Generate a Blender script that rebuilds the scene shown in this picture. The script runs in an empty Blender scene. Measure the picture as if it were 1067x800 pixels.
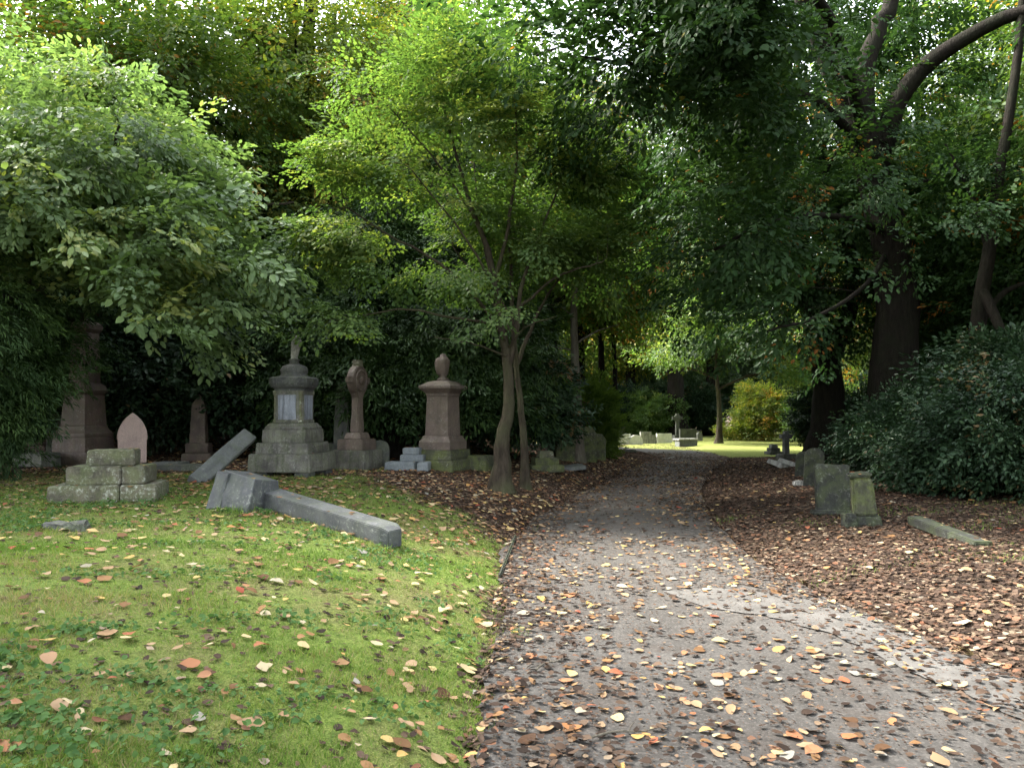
import bpy, bmesh, math, random
import numpy as np
from mathutils import Vector, Matrix

rng = np.random.default_rng(11)
random.seed(5)
scene = bpy.context.scene
COL = scene.collection
R = math.radians
FPX, CX, CY, HZ, EYE = 803.0, 533.5, 400.0, 430.0, 1.6
PITCH = math.atan((HZ - CY) / FPX)

# ------------------------------------------------------------------ terrain
_py = np.array([-60, 0, 3.5, 6, 9.2, 11.7, 15, 19, 24, 28.5, 34, 60.])
_xl = np.array([-.3, -.25, -.16, -.09, -.06, .4, 1.3, 2.5, 4.0, 5.4, 5.4, 5.4])
_yr = np.array([-60, 0, 4.67, 6.8, 8.6, 11.7, 16, 21, 26.8, 34, 60.])
_xr = np.array([5.2, 4.4, 3.1, 2.72, 2.62, 3.0, 3.9, 5.4, 7.6, 8.2, 8.2])
def XL(y): return np.interp(y, _py, _xl)
def XR(y): return np.interp(y, _yr, _xr)
def sstep(a, b, v):
    t = np.clip((v - a) / (b - a), 0, 1); return t * t * (3 - 2 * t)
_ns = np.random.default_rng(3)
_nk = [(_ns.normal(size=3), _ns.uniform(0, 6.28)) for _ in range(9)]
def wave(x, y, z=0.0, f=1.0):
    s = 0
    for k, p in _nk: s = s + np.sin(f * (k[0] * x + k[1] * y + k[2] * z) + p)
    return s / 4.0
def H(x, y):
    x = np.asarray(x, float); y = np.asarray(y, float)
    dl = np.maximum(XL(y) - x, 0); dr = np.maximum(x - XR(y), 0)
    far = 1 - .75 * sstep(19, 30, y)
    z = -0.03 + .55 * (1 - np.exp(-dl / 1.5)) * far
    z = z + (.20 * (1 - np.exp(-dr / 1.6)) + .02 * np.minimum(dr, 12)) * far
    hill = np.maximum(0, y - 19.5 - 1.3 * np.maximum(0, x + 1.5))
    z = z + np.minimum(.32 * hill, 5.0) * sstep(1.0, -5.0, x) * (1 - sstep(45, 70, y))
    off = np.clip(np.maximum(dl, dr) / 1.2, 0, 1)
    z = z + .02 * off * wave(x, y, 0, 1.5) + .012 * off * wave(x + 9, y, 0, 4.5)
    return z
def Hs(x, y): return float(H(x, y))
CP, SP = math.cos(PITCH), math.sin(PITCH)
def ray(px, py):
    a, u = (px - CX) / FPX, (CY - py) / FPX
    return a, CP - u * SP, SP + u * CP
def ground(px, py):                     # where the sight line of a spot meets the terrain
    a, f, u = ray(px, py); t = 1.0
    ts = np.arange(1.0, 90, .02); below = EYE + u * ts <= H(a * ts, f * ts)
    t = float(ts[int(np.argmax(below))]) if below.any() else 90.0
    return Vector((a * t, f * t, Hs(a * t, f * t)))
def at(px, py, d):                      # point at distance d along y
    a, f, u = ray(px, py); t = d / f
    return Vector((a * t, d, EYE + u * t))

# ------------------------------------------------------------------ helpers
def tag(o, label=None, cat=None, group=None, kind=None):
    if label: o['label'] = label
    if cat: o['category'] = cat
    if group: o['group'] = group
    if kind: o['kind'] = kind
    elif label: o['kind'] = 'thing'
    return o
def thing(name, label, cat, loc=(0, 0, 0), rz=0, group=None):
    o = bpy.data.objects.new(name, None); COL.objects.link(o)
    o.location = loc; o.rotation_euler = (0, 0, rz); o.empty_display_size = .2
    return tag(o, label, cat, group)
def link(name, me, parent=None):
    o = bpy.data.objects.new(name, me); COL.objects.link(o)
    if parent: o.parent = parent
    return o
def np_mesh(name, V, F, mat, tint=None, smooth=False):
    V = np.ascontiguousarray(V, np.float32).reshape(-1, 3); F = np.ascontiguousarray(F, np.int32)
    n, k = F.shape
    me = bpy.data.meshes.new(name)
    me.vertices.add(len(V)); me.vertices.foreach_set('co', V.ravel())
    me.loops.add(n * k); me.loops.foreach_set('vertex_index', F.ravel())
    me.polygons.add(n); me.polygons.foreach_set('loop_start', np.arange(n, dtype=np.int32) * k)
    if smooth: me.polygons.foreach_set('use_smooth', np.ones(n, bool))
    if tint is not None:
        at_ = me.attributes.new('tint', 'FLOAT', 'FACE')
        at_.data.foreach_set('value', np.ascontiguousarray(tint, np.float32))
    me.update(calc_edges=True)
    if mat: me.materials.append(mat)
    return me
def copy_tree(o, parent=None):
    c = o.copy(); COL.objects.link(c)
    if parent: c.parent = parent
    for ch in list(o.children): copy_tree(ch, c)
    return c
def dup(o, loc, rz=0, s=1.0, label=None, cat=None, group=None):
    c = copy_tree(o); c.location = loc; c.rotation_euler = (0, 0, rz)
    c.scale = s if hasattr(s, '__len__') else (s, s, s)
    if 'group' in c: del c['group']
    return tag(c, label, cat, group)

# ------------------------------------------------------------------ materials
def newmat(name):
    m = bpy.data.materials.new(name); m.use_nodes = True
    nt = m.node_tree; nt.nodes.clear()
    out = nt.nodes.new('ShaderNodeOutputMaterial')
    return m, nt, out
def nd(nt, t, **kw):
    n = nt.nodes.new(t)
    for k, v in kw.items():
        if k.startswith('i_'):
            n.inputs[k[2:].replace('_', ' ')].default_value = v
        else: setattr(n, k, v)
    return n
def ramp(nt, src, stops, interp='LINEAR'):
    r = nt.nodes.new('ShaderNodeValToRGB'); cr = r.color_ramp; cr.interpolation = interp
    while len(cr.elements) < len(stops): cr.elements.new(.5)
    for e, (p, c) in zip(cr.elements, stops):
        e.position = p; e.color = (c[0], c[1], c[2], 1) if hasattr(c, '__len__') else (c, c, c, 1)
    if src is not None: nt.links.new(src, r.inputs[0])
    return r.outputs[0]
def mix(nt, f, a, b, mode='MIX'):
    m = nt.nodes.new('ShaderNodeMix'); m.data_type = 'RGBA'; m.blend_type = mode
    for s, v in ((m.inputs[0], f), (m.inputs[6], a), (m.inputs[7], b)):
        if hasattr(v, 'is_linked'): nt.links.new(v, s)
        elif hasattr(v, '__len__'): s.default_value = (v[0], v[1], v[2], 1)
        else: s.default_value = v
    return m.outputs[2]
def math_(nt, op, a, b=0.0):
    m = nt.nodes.new('ShaderNodeMath'); m.operation = op
    for s, v in ((m.inputs[0], a), (m.inputs[1], b)):
        if hasattr(v, 'is_linked'): nt.links.new(v, s)
        else: s.default_value = v
    return m.outputs[0]
def noise(nt, scale, detail=4, rough=.6, vec=None, dist=0.0):
    n = nd(nt, 'ShaderNodeTexNoise'); n.inputs['Scale'].default_value = scale
    n.inputs['Detail'].default_value = detail; n.inputs['Roughness'].default_value = rough
    n.inputs['Distortion'].default_value = dist
    if vec is not None: nt.links.new(vec, n.inputs['Vector'])
    return n.outputs['Fac']
def coords(nt, which='Object', scale=None):
    t = nd(nt, 'ShaderNodeTexCoord').outputs[which]
    if scale:
        mp = nd(nt, 'ShaderNodeMapping'); mp.inputs['Scale'].default_value = scale
        nt.links.new(t, mp.inputs['Vector']); t = mp.outputs[0]
    return t
def pos(nt): return nd(nt, 'ShaderNodeNewGeometry').outputs['Position']

def leaf_mat(name, stops, trans=.38, gloss=.05, rough=.42, tr_col=(1.15, 1.25, .6)):
    m, nt, out = newmat(name)
    a = nd(nt, 'ShaderNodeAttribute', attribute_name='tint')
    c = ramp(nt, a.outputs['Fac'], stops)
    d = nd(nt, 'ShaderNodeBsdfDiffuse'); nt.links.new(c, d.inputs[0])
    t = nd(nt, 'ShaderNodeBsdfTranslucent')
    nt.links.new(mix(nt, 1.0, c, tr_col, 'MULTIPLY'), t.inputs[0])
    ms = nd(nt, 'ShaderNodeMixShader'); ms.inputs[0].default_value = trans
    nt.links.new(d.outputs[0], ms.inputs[1]); nt.links.new(t.outputs[0], ms.inputs[2])
    g = nd(nt, 'ShaderNodeBsdfGlossy'); g.inputs['Roughness'].default_value = rough + .1
    fr = nd(nt, 'ShaderNodeLayerWeight'); fr.inputs[0].default_value = .25
    m2 = nd(nt, 'ShaderNodeMixShader')
    nt.links.new(math_(nt, 'ADD', math_(nt, 'MULTIPLY', fr.outputs['Fresnel'], gloss * .7), gloss * .3), m2.inputs[0])
    nt.links.new(ms.outputs[0], m2.inputs[1]); nt.links.new(g.outputs[0], m2.inputs[2])
    nt.links.new(m2.outputs[0], out.inputs[0])
    return m
def bark_mat(name, dark, light, algae=(.05, .07, .03), am=.4):
    m, nt, out = newmat(name)
    v = coords(nt, 'Object', (1, 1, .22))
    n1 = noise(nt, 16, 6, .72, v); n2 = noise(nt, 2.2, 3, .5, coords(nt, 'Object'))
    c = ramp(nt, n1, [(.3, dark), (.7, light)])
    c = mix(nt, ramp(nt, n2, [(.42, 0), (.7, am)]), c, algae)
    b = nd(nt, 'ShaderNodeBsdfPrincipled'); nt.links.new(c, b.inputs['Base Color']); b.inputs['Roughness'].default_value = .9
    b.inputs['Specular IOR Level'].default_value = .06
    bp = nd(nt, 'ShaderNodeBump'); bp.inputs['Strength'].default_value = 1.0; bp.inputs['Distance'].default_value = .05
    nt.links.new(n1, bp.inputs['Height']); nt.links.new(bp.outputs[0], b.inputs['Normal'])
    nt.links.new(b.outputs[0], out.inputs[0]); return m
def stone_mat(name, base, dark, lichen=.25, moss=.4, grain=70, rough=.8, streak=.5, mosscol=(.09, .12, .035), lich=(.42, .44, .38)):
    m, nt, out = newmat(name)
    o = coords(nt, 'Object')
    n1 = noise(nt, 2.6, 5, .65, o, .4); nf = noise(nt, grain, 3, .7, o)
    c = ramp(nt, n1, [(.32, dark), (.62, base)])
    c = mix(nt, 1.0, c, ramp(nt, nf, [(.3, .72), (.7, 1.25)]), 'MULTIPLY')
    ns = noise(nt, 3.5, 4, .6, coords(nt, 'Object', (3.2, 3.2, .35)))
    c = mix(nt, math_(nt, 'MULTIPLY', ramp(nt, ns, [(.48, 0), (.66, 1)]), streak), c, [d * .55 for d in dark])
    nl = noise(nt, 24, 5, .7, o)
    c = mix(nt, math_(nt, 'MULTIPLY', ramp(nt, nl, [(.54 - .06 * lichen, 0), (.70, min(1, lichen * 2))]), ramp(nt, noise(nt, 3.1, 3, .6, o), [(.42, .1), (.62, 1)])), c, lich)
    gm = nd(nt, 'ShaderNodeNewGeometry')
    sx = nd(nt, 'ShaderNodeSeparateXYZ'); nt.links.new(gm.outputs['Normal'], sx.inputs[0])
    nm = noise(nt, 5.5, 4, .65, o)
    up = math_(nt, 'MULTIPLY', math_(nt, 'ADD', math_(nt, 'MULTIPLY', sx.outputs['Z'], .35), .45), ramp(nt, nm, [(.42, 0), (.6, 1)]))
    c = mix(nt, math_(nt, 'MULTIPLY', up, moss * 1.4), c, mosscol)
    b = nd(nt, 'ShaderNodeBsdfPrincipled'); nt.links.new(c, b.inputs['Base Color']); b.inputs['Roughness'].default_value = rough
    b.inputs['Specular IOR Level'].default_value = .3
    bp = nd(nt, 'ShaderNodeBump'); bp.inputs['Strength'].default_value = .55; bp.inputs['Distance'].default_value = .012
    nt.links.new(math_(nt, 'ADD', math_(nt, 'MULTIPLY', nf, .4), nl), bp.inputs['Height']); nt.links.new(bp.outputs[0], b.inputs['Normal'])
    nt.links.new(b.outputs[0], out.inputs[0]); return m

M = {}
M['lit_leaf'] = leaf_mat('broadleaf_leaf', [(0, (.075, .122, .052)), (.5, (.13, .20, .082)), (.85, (.18, .25, .10)), (1, (.21, .24, .065))], .38, .06, .45)
M['acer_leaf'] = leaf_mat('maple_leaf', [(0, (.045, .088, .024)), (.5, (.075, .13, .034)), (.85, (.125, .18, .045)), (1, (.20, .23, .055))], .46, .03, .5)
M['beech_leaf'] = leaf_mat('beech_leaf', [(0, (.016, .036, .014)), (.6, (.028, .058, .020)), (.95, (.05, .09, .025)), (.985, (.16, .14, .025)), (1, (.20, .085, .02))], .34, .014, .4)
M['wood_leaf'] = leaf_mat('woodland_leaf', [(0, (.045, .085, .022)), (.55, (.075, .125, .028)), (.85, (.12, .165, .035)), (.95, (.24, .22, .04)), (1, (.26, .13, .03))], .48, .035, .45)
M['gold_leaf'] = leaf_mat('turning_leaf', [(0, (.07, .11, .025)), (.5, (.13, .17, .03)), (.8, (.26, .25, .04)), (1, (.34, .20, .04))], .48, .03, .5)
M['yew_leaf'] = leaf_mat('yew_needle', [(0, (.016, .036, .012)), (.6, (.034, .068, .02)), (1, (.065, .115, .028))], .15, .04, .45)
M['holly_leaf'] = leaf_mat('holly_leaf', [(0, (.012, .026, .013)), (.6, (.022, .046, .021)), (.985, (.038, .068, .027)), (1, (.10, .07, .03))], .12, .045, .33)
M['thuja_leaf'] = leaf_mat('thuja_leaf', [(0, (.05, .09, .015)), (1, (.12, .19, .03))], .35, .03, .5)
M['grass'] = leaf_mat('grass_blade', [(0, (.06, .115, .02)), (.45, (.115, .19, .034)), (.72, (.175, .22, .05)), (.86, (.21, .20, .08)), (1, (.25, .20, .11))], .3, .025, .5)
M['weed'] = leaf_mat('weed_leaf', [(0, (.04, .085, .026)), (1, (.085, .15, .05))], .25, .008, .6)
LEAFC = [(0, (.045, .024, .014)), (.18, (.10, .055, .028)), (.36, (.20, .11, .05)), (.5, (.27, .19, .115)), (.62, (.25, .11, .055)), (.72, (.22, .055, .035)), (.82, (.36, .25, .085)), (.92, (.37, .30, .17)), (1, (.20, .19, .165))]
M['dead_leaf'] = leaf_mat('fallen_leaf', LEAFC, .12, .03, .5, (1.1, 1, .8))
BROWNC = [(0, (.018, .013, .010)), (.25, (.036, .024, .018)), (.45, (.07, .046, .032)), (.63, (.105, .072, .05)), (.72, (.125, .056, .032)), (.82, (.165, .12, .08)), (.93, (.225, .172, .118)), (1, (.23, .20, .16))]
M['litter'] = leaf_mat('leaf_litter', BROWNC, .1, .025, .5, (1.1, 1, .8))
M['bark_dark'] = bark_mat('dark_bark', (.006, .0052, .0042), (.019, .016, .0125), (.014, .019, .009), .4)
M['bark_mid'] = bark_mat('grey_brown_bark', (.018, .0145, .011), (.058, .047, .035), (.075, .085, .04), .5)
M['bark_pale'] = bark_mat('pale_bark', (.07, .06, .048), (.17, .15, .12), am=.3)
M['granite'] = stone_mat('grey_granite', (.082, .086, .09), (.040, .043, .047), .22, .18, 130, .55, .25)
M['slab'] = stone_mat('grey_slab', (.115, .12, .12), (.065, .068, .066), .15, .2, 90, .7, .4)
M['urnstone'] = stone_mat('weathered_grey_stone', (.125, .119, .105), (.045, .043, .038), .2, .35, 60, .85, .6)
M['panel'] = stone_mat('blue_grey_marble', (.22, .24, .28), (.085, .09, .105), .1, .02, 80, .6, .9)
M['darkstone'] = stone_mat('blackened_stone', (.075, .076, .075), (.028, .029, .03), .12, .2, 60, .8, .5)
M['pale'] = stone_mat('pale_marble', (.34, .335, .31), (.12, .12, .11), .1, .1, 50, .8, .8)
M['red'] = stone_mat('red_granite', (.085, .056, .046), (.045, .032, .027), .12, .2, 120, .6, .3)
M['redmid'] = stone_mat('rose_granite', (.128, .095, .079), (.065, .05, .042), .15, .15, 120, .65, .35)
M['pink'] = stone_mat('pink_sandstone', (.62, .47, .42), (.48, .36, .325), .12, .08, 90, .85, .25)
M['mossy'] = stone_mat('mossy_sandstone', (.115, .105, .075), (.045, .043, .03), .5, .55, 50, .9, .4)
M['green'] = stone_mat('algae_green_stone', (.068, .068, .043), (.032, .036, .021), .2, .8, 50, .9, .4, (.10, .125, .03))
M['bluestone'] = stone_mat('blue_grey_stone', (.19, .21, .225), (.11, .125, .135), .1, .1, 60, .8, .3)
M['white'] = stone_mat('white_marble', (.68, .67, .63), (.45, .45, .42), .1, .08, 50, .8, .2)
M['shade'] = stone_mat('shaded_mossy_stone', (.032, .033, .028), (.015, .0165, .0135), .15, .6, 60, .9, .4, (.05, .065, .02))  # mossy stone, the right bank's shade darkened into its colours
M['greydark'] = stone_mat('slate_grey_stone', (.085, .085, .08), (.04, .042, .04), .15, .35, 60, .8, .4)

# ------------------------------------------------------------------ ground
def litter_w(x, y):
    x = np.asarray(x, float); y = np.asarray(y, float)
    left = x < XL(y) + .1
    wl = sstep(9.0, 12.6, y + np.clip((x + .8) * 1.5, -3.2, 1.2) + .7 * wave(x, y, 3, 1.1))
    wl = np.maximum(wl, .22 * sstep(5, 12, y)); wl = np.maximum(wl, .62 * sstep(.30, .0, XL(y) - x + .12 * wave(x, y, 2, 2.5)))
    wr = np.where(x > XR(y) - .1, 1.0, 0.0) * (1 - .35 * sstep(.2, 1.2, wave(x + 3, y, 1, .9)))
    w = np.where(left, wl, wr)
    lawn = sstep(0, 1.5, y - np.where(x > 6.8, 27.2, 35.2 - (x - 2) * 1.0))
    return w * (1 - lawn * np.where((x > -1) & (x < 24) & (y < 62), 1, 0))
def axis(lo, hi, step, far, grow=1.25):
    a = list(np.arange(lo, hi + 1e-6, step)); s = step
    while a[-1] < far: s *= grow; a.append(a[-1] + s)
    s = step
    while a[0] > -far: s *= grow; a.insert(0, a[0] - s)
    return np.array(a)
xs, ys = axis(-9, 11, .14, 320), axis(1.5, 30, .14, 320)
gx, gy = np.meshgrid(xs, ys)
gz = H(gx, gy)
nx, ny = len(xs), len(ys)
idx = np.arange(nx * ny).reshape(ny, nx)
F = np.stack([idx[:-1, :-1], idx[:-1, 1:], idx[1:, 1:], idx[1:, :-1]], -1).reshape(-1, 4)
m, nt, out = newmat('grass_and_litter_ground')
P = pos(nt)
la = nd(nt, 'ShaderNodeAttribute', attribute_name='litter').outputs['Fac']
g1 = noise(nt, 1.1, 5, .65, P); g2 = noise(nt, 14, 4, .7, P); g3 = noise(nt, 90, 2, .7, P)
gc = ramp(nt, g2, [(.25, (.055, .085, .019)), (.5, (.105, .15, .03)), (.75, (.155, .185, .046))])
gc = mix(nt, ramp(nt, g1, [(.45, 0), (.68, .85)]), gc, (.14, .115, .055))
gc = mix(nt, 1.0, gc, ramp(nt, g3, [(.3, .6), (.7, 1.35)]), 'MULTIPLY')
vo = nd(nt, 'ShaderNodeTexVoronoi'); vo.inputs['Scale'].default_value = 17; vo.inputs['Randomness'].default_value = 1
nv = nd(nt, 'ShaderNodeTexNoise'); nv.inputs['Scale'].default_value = 20
va = nd(nt, 'ShaderNodeVectorMath', operation='MULTIPLY_ADD'); nt.links.new(nv.outputs['Color'], va.inputs[0]); va.inputs[1].default_value = (.06, .06, .06); nt.links.new(P, va.inputs[2])
nt.links.new(P, nv.inputs['Vector']); nt.links.new(va.outputs[0], vo.inputs['Vector'])
sr = nd(nt, 'ShaderNodeSeparateColor'); nt.links.new(vo.outputs['Color'], sr.inputs[0])
lc = ramp(nt, sr.outputs[0], [(p, [v * .8 for v in c]) for p, c in BROWNC])
lc = mix(nt, ramp(nt, vo.outputs['Distance'], [(.3, 0), (.75, .8)]), lc, (.02, .013, .009))
lw = ramp(nt, math_(nt, 'ADD', la, math_(nt, 'MULTIPLY', math_(nt, 'SUBTRACT', noise(nt, 3.5, 5, .7, P), .5), .9)), [(.35, 0), (.62, 1)])
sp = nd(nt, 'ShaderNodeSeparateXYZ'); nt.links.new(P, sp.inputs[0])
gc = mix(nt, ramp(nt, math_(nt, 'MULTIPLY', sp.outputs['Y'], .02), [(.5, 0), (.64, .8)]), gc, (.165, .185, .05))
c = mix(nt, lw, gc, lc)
b = nd(nt, 'ShaderNodeBsdfPrincipled'); nt.links.new(c, b.inputs['Base Color']); b.inputs['Roughness'].default_value = .95; b.inputs['Specular IOR Level'].default_value = .1
bp = nd(nt, 'ShaderNodeBump'); bp.inputs['Strength'].default_value = .8; bp.inputs['Distance'].default_value = .03
nt.links.new(math_(nt, 'ADD', math_(nt, 'SUBTRACT', g2, vo.outputs['Distance']), g3), bp.inputs['Height']); nt.links.new(bp.outputs[0], b.inputs['Normal'])
nt.links.new(b.outputs[0], out.inputs[0])
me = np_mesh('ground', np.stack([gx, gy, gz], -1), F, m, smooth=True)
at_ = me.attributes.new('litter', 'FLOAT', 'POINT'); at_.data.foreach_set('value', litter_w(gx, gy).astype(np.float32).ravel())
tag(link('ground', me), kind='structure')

# path: asphalt sheet lying in the terrain, edges wander
m, nt, out = newmat('worn_asphalt')
P = pos(nt)
a1 = noise(nt, .55, 4, .6, P, .6); a2 = noise(nt, 3.5, 6, .7, P); a3 = noise(nt, 140, 2, .8, P)
c = ramp(nt, a1, [(.38, (.027, .0238, .020)), (.5, (.043, .039, .034)), (.6, (.075, .070, .063))])
c = mix(nt, .55, c, ramp(nt, a2, [(.3, (.026, .0225, .019)), (.7, (.072, .067, .060))]))
c = mix(nt, 1.0, c, ramp(nt, a3, [(.25, .74), (.75, 1.22)]), 'MULTIPLY')
vc = nd(nt, 'ShaderNodeTexVoronoi', feature='DISTANCE_TO_EDGE'); vc.inputs['Scale'].default_value = .42
nv = nd(nt, 'ShaderNodeTexNoise'); nv.inputs['Scale'].default_value = 2.2; nv.inputs['Detail'].default_value = 6
va = nd(nt, 'ShaderNodeVectorMath', operation='MULTIPLY_ADD'); nt.links.new(P, nv.inputs['Vector']); nt.links.new(nv.outputs['Color'], va.inputs[0]); va.inputs[1].default_value = (.55, .55, 0); nt.links.new(P, va.inputs[2]); nt.links.new(va.outputs[0], vc.inputs['Vector'])
crack = math_(nt, 'MULTIPLY', ramp(nt, vc.outputs['Distance'], [(.0, .7), (.009, 0)]), ramp(nt, noise(nt, .9, 2, .5, P), [(.45, 0), (.56, 1)]))
vg = nd(nt, 'ShaderNodeTexVoronoi'); vg.inputs['Scale'].default_value = 75; nt.links.new(P, vg.inputs['Vector'])
sg = nd(nt, 'ShaderNodeSeparateColor'); nt.links.new(vg.outputs['Color'], sg.inputs[0])
c = mix(nt, ramp(nt, sg.outputs[0], [(.72, 0), (.8, .3)]), c, (.15, .135, .12))
c = mix(nt, ramp(nt, sg.outputs[1], [(.75, 0), (.85, .38)]), c, (.022, .018, .015))
c = mix(nt, ramp(nt, noise(nt, 1.3, 6, .75, P, 1.2), [(.5, 0), (.66, .6)]), c, (.045, .034, .026))
c = mix(nt, crack, c, (.02, .017, .014))
b = nd(nt, 'ShaderNodeBsdfPrincipled'); nt.links.new(c, b.inputs['Base Color']); b.inputs['Roughness'].default_value = .8; b.inputs['Specular IOR Level'].default_value = .35
bp = nd(nt, 'ShaderNodeBump'); bp.inputs['Strength'].default_value = .5; bp.inputs['Distance'].default_value = .008
nt.links.new(math_(nt, 'ADD', a3, math_(nt, 'MULTIPLY', a2, 2)), bp.inputs['Height']); nt.links.new(bp.outputs[0], b.inputs['Normal'])
nt.links.new(b.outputs[0], out.inputs[0])
M['asphalt'] = m
yy = np.concatenate([np.arange(-30, 2, .8), np.arange(2, 31, .15)])
Lp = np.stack([XL(yy) - .04 + .05 * wave(yy, 0, 0, 2.2) + .035 * wave(yy, 4, 0, 6.5) + rng.normal(0, .012, len(yy)), yy], -1); Rp = np.stack([XR(yy) + .05 * wave(yy, 5, 0, 2.0), yy], -1)
tail = np.array([[5.4, 31], [5.2, 32.1], [4.3, 33.2], [2, 34.6], [-3, 36.5], [-9, 38.5]]); tailR = np.array([[8.1, 31], [7.6, 32.8], [6, 34.5], [3.2, 36.3], [-2, 38.7], [-8, 41.]])
tt = np.linspace(0, 5, 60)
ip = lambda A: np.stack([np.interp(tt, range(6), A[:, k]) for k in (0, 1)], -1)
Lp = np.concatenate([Lp, ip(tail)]); Rp = np.concatenate([Rp, ip(tailR)])
uu = np.linspace(0, 1, 15)
G = Lp[:, None] * (1 - uu)[None, :, None] + Rp[:, None] * uu[None, :, None]
PZ = np.concatenate([H(G[..., 0], G[..., 1])[..., None]], -1)
PZ = np.where((G[..., 1:2] < 31), np.minimum(PZ, -.02), PZ) + .036 + .006 * np.sin(uu * 3.14)[None, :, None]
n0, n1 = G.shape[:2]; idx = np.arange(n0 * n1).reshape(n0, n1)
F = np.stack([idx[:-1, :-1], idx[:-1, 1:], idx[1:, 1:], idx[1:, :-1]], -1).reshape(-1, 4)
tag(link('path', np_mesh('path', np.concatenate([G, PZ], -1), F, m, smooth=True)), kind='structure')
# the paler resurfaced strip along the right side
m, nt, out = newmat('pale_asphalt_patch')
P = pos(nt); a2 = noise(nt, 2.6, 7, .75, P); a3 = noise(nt, 150, 2, .8, P)
c = mix(nt, 1.0, ramp(nt, a2, [(.35, (.042, .038, .033)), (.65, (.09, .084, .076))]), ramp(nt, a3, [(.25, .68), (.75, 1.3)]), 'MULTIPLY')
b = nd(nt, 'ShaderNodeBsdfPrincipled'); nt.links.new(c, b.inputs['Base Color']); b.inputs['Roughness'].default_value = .85
nt.links.new(b.outputs[0], out.inputs[0])
ol = [ground(*p) for p in ((690, 622), (742, 618), (840, 628), (905, 655), (985, 690), (1067, 722), (1150, 765), (1085, 768), (1010, 735), (930, 700), (868, 668), (800, 648), (735, 640))]
ys_ = np.linspace(0, len(ol), 110, endpoint=False); xy = np.array([[p.x, p.y] for p in ol] + [[ol[0].x, ol[0].y]])
px_ = np.interp(ys_, range(len(xy)), xy[:, 0]) + .035 * wave(ys_ * 3, 0) + rng.normal(0, .012, 110); py_ = np.interp(ys_, range(len(xy)), xy[:, 1]) + .03 * wave(0, ys_ * 3)
bm = bmesh.new(); bm.faces.new([bm.verts.new((a, b_, .0205)) for a, b_ in zip(px_, py_)]); bmesh.ops.triangulate(bm, faces=bm.faces[:])
me = bpy.data.meshes.new('path_patch'); bm.to_mesh(me); bm.free(); me.materials.append(m)
tag(link('path_patch', me), kind='structure')

# ------------------------------------------------------------------ stone building blocks
def noise_v(bm, a):
    for v in bm.verts: v.co += Vector((random.uniform(-a, a), random.uniform(-a, a), random.uniform(-a, a)))
def block(name, w, d, h, z0, mat, parent, top=1.0, off=(0, 0), rz=0, bev=.014, chop=None, rough=.004, topd=None):
    bm = bmesh.new(); topd = topd or top
    lv = [(-1, -1), (1, -1), (1, 1), (-1, 1)]
    b_ = [bm.verts.new((sx * w / 2, sy * d / 2, 0)) for sx, sy in lv]
    t_ = [bm.verts.new((sx * w / 2 * top, sy * d / 2 * topd, h)) for sx, sy in lv]
    bm.faces.new(b_[::-1]); bm.faces.new(t_)
    for i in range(4): bm.faces.new((b_[i], b_[(i + 1) % 4], t_[(i + 1) % 4], t_[i]))
    if chop:                                   # chamfer the four upright corners
        bmesh.ops.bevel(bm, geom=[e for e in bm.edges if abs(e.verts[0].co.z - e.verts[1].co.z) > h * .5], offset=chop, segments=1, affect='EDGES')
    bmesh.ops.bevel(bm, geom=bm.edges[:], offset=bev, segments=2, affect='EDGES')
    big = [e for e in bm.edges if e.calc_length() > .12]
    bmesh.ops.subdivide_edges(bm, edges=big, cuts=3, use_grid_fill=True)
    sd_ = random.uniform(0, 50)
    for v in bm.verts:
        c = v.co; ed = sum(abs(abs(a) - b) < .05 for a, b in ((c.x, w / 2), (c.y, d / 2), (c.z - h / 2, h / 2)))
        k_ = .0035 * float(wave(c.x * 9 + sd_, c.y * 9, c.z * 9)) + (-.012 * max(0, float(wave(c.x + sd_, c.y, c.z, 6.0))) if ed >= 2 else 0)
        cc = c - Vector((0, 0, h / 2)); v.co += cc.normalized() * k_
    noise_v(bm, rough * .6)
    Mx = Matrix.Translation((off[0], off[1], z0)) @ Matrix.Rotation(rz, 4, 'Z')
    bmesh.ops.transform(bm, matrix=Mx, verts=bm.verts[:])
    return fin(name, bm, mat, parent)
def fin(name, bm, mat, parent=None, smooth=False):
    bmesh.ops.recalc_face_normals(bm, faces=bm.faces[:])
    me = bpy.data.meshes.new(name); bm.to_mesh(me); bm.free(); me.materials.append(mat)
    if smooth: me.polygons.foreach_set('use_smooth', np.ones(len(me.polygons), bool))
    return link(name, me, parent)
def profile_sq(name, prof, mat, parent, rz=0, off=(0, 0), chamf=0.0):
    """square moulded stone: prof = [(half width, z)...]"""
    bm = bmesh.new(); rings = []
    for w, z in prof:
        c = chamf * w
        pts = [(-w + c, -w), (w - c, -w), (w, -w + c), (w, w - c), (w - c, w), (-w + c, w), (-w, w - c), (-w, -w + c)] if chamf else [(-w, -w), (w, -w), (w, w), (-w, w)]
        rings.append([bm.verts.new((x + random.uniform(-.003, .003), y + random.uniform(-.003, .003), z)) for x, y in pts])
    n = len(rings[0])
    for a, b_ in zip(rings, rings[1:]):
        for i in range(n): bm.faces.new((a[i], a[(i + 1) % n], b_[(i + 1) % n], b_[i]))
    bm.faces.new(rings[0][::-1]); bm.faces.new(rings[-1])
    bmesh.ops.bevel(bm, geom=bm.edges[:], offset=.007, segments=1, affect='EDGES')
    bmesh.ops.transform(bm, matrix=Matrix.Translation((off[0], off[1], 0)) @ Matrix.Rotation(rz, 4, 'Z'), verts=bm.verts[:])
    return fin(name, bm, mat, parent)
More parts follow.
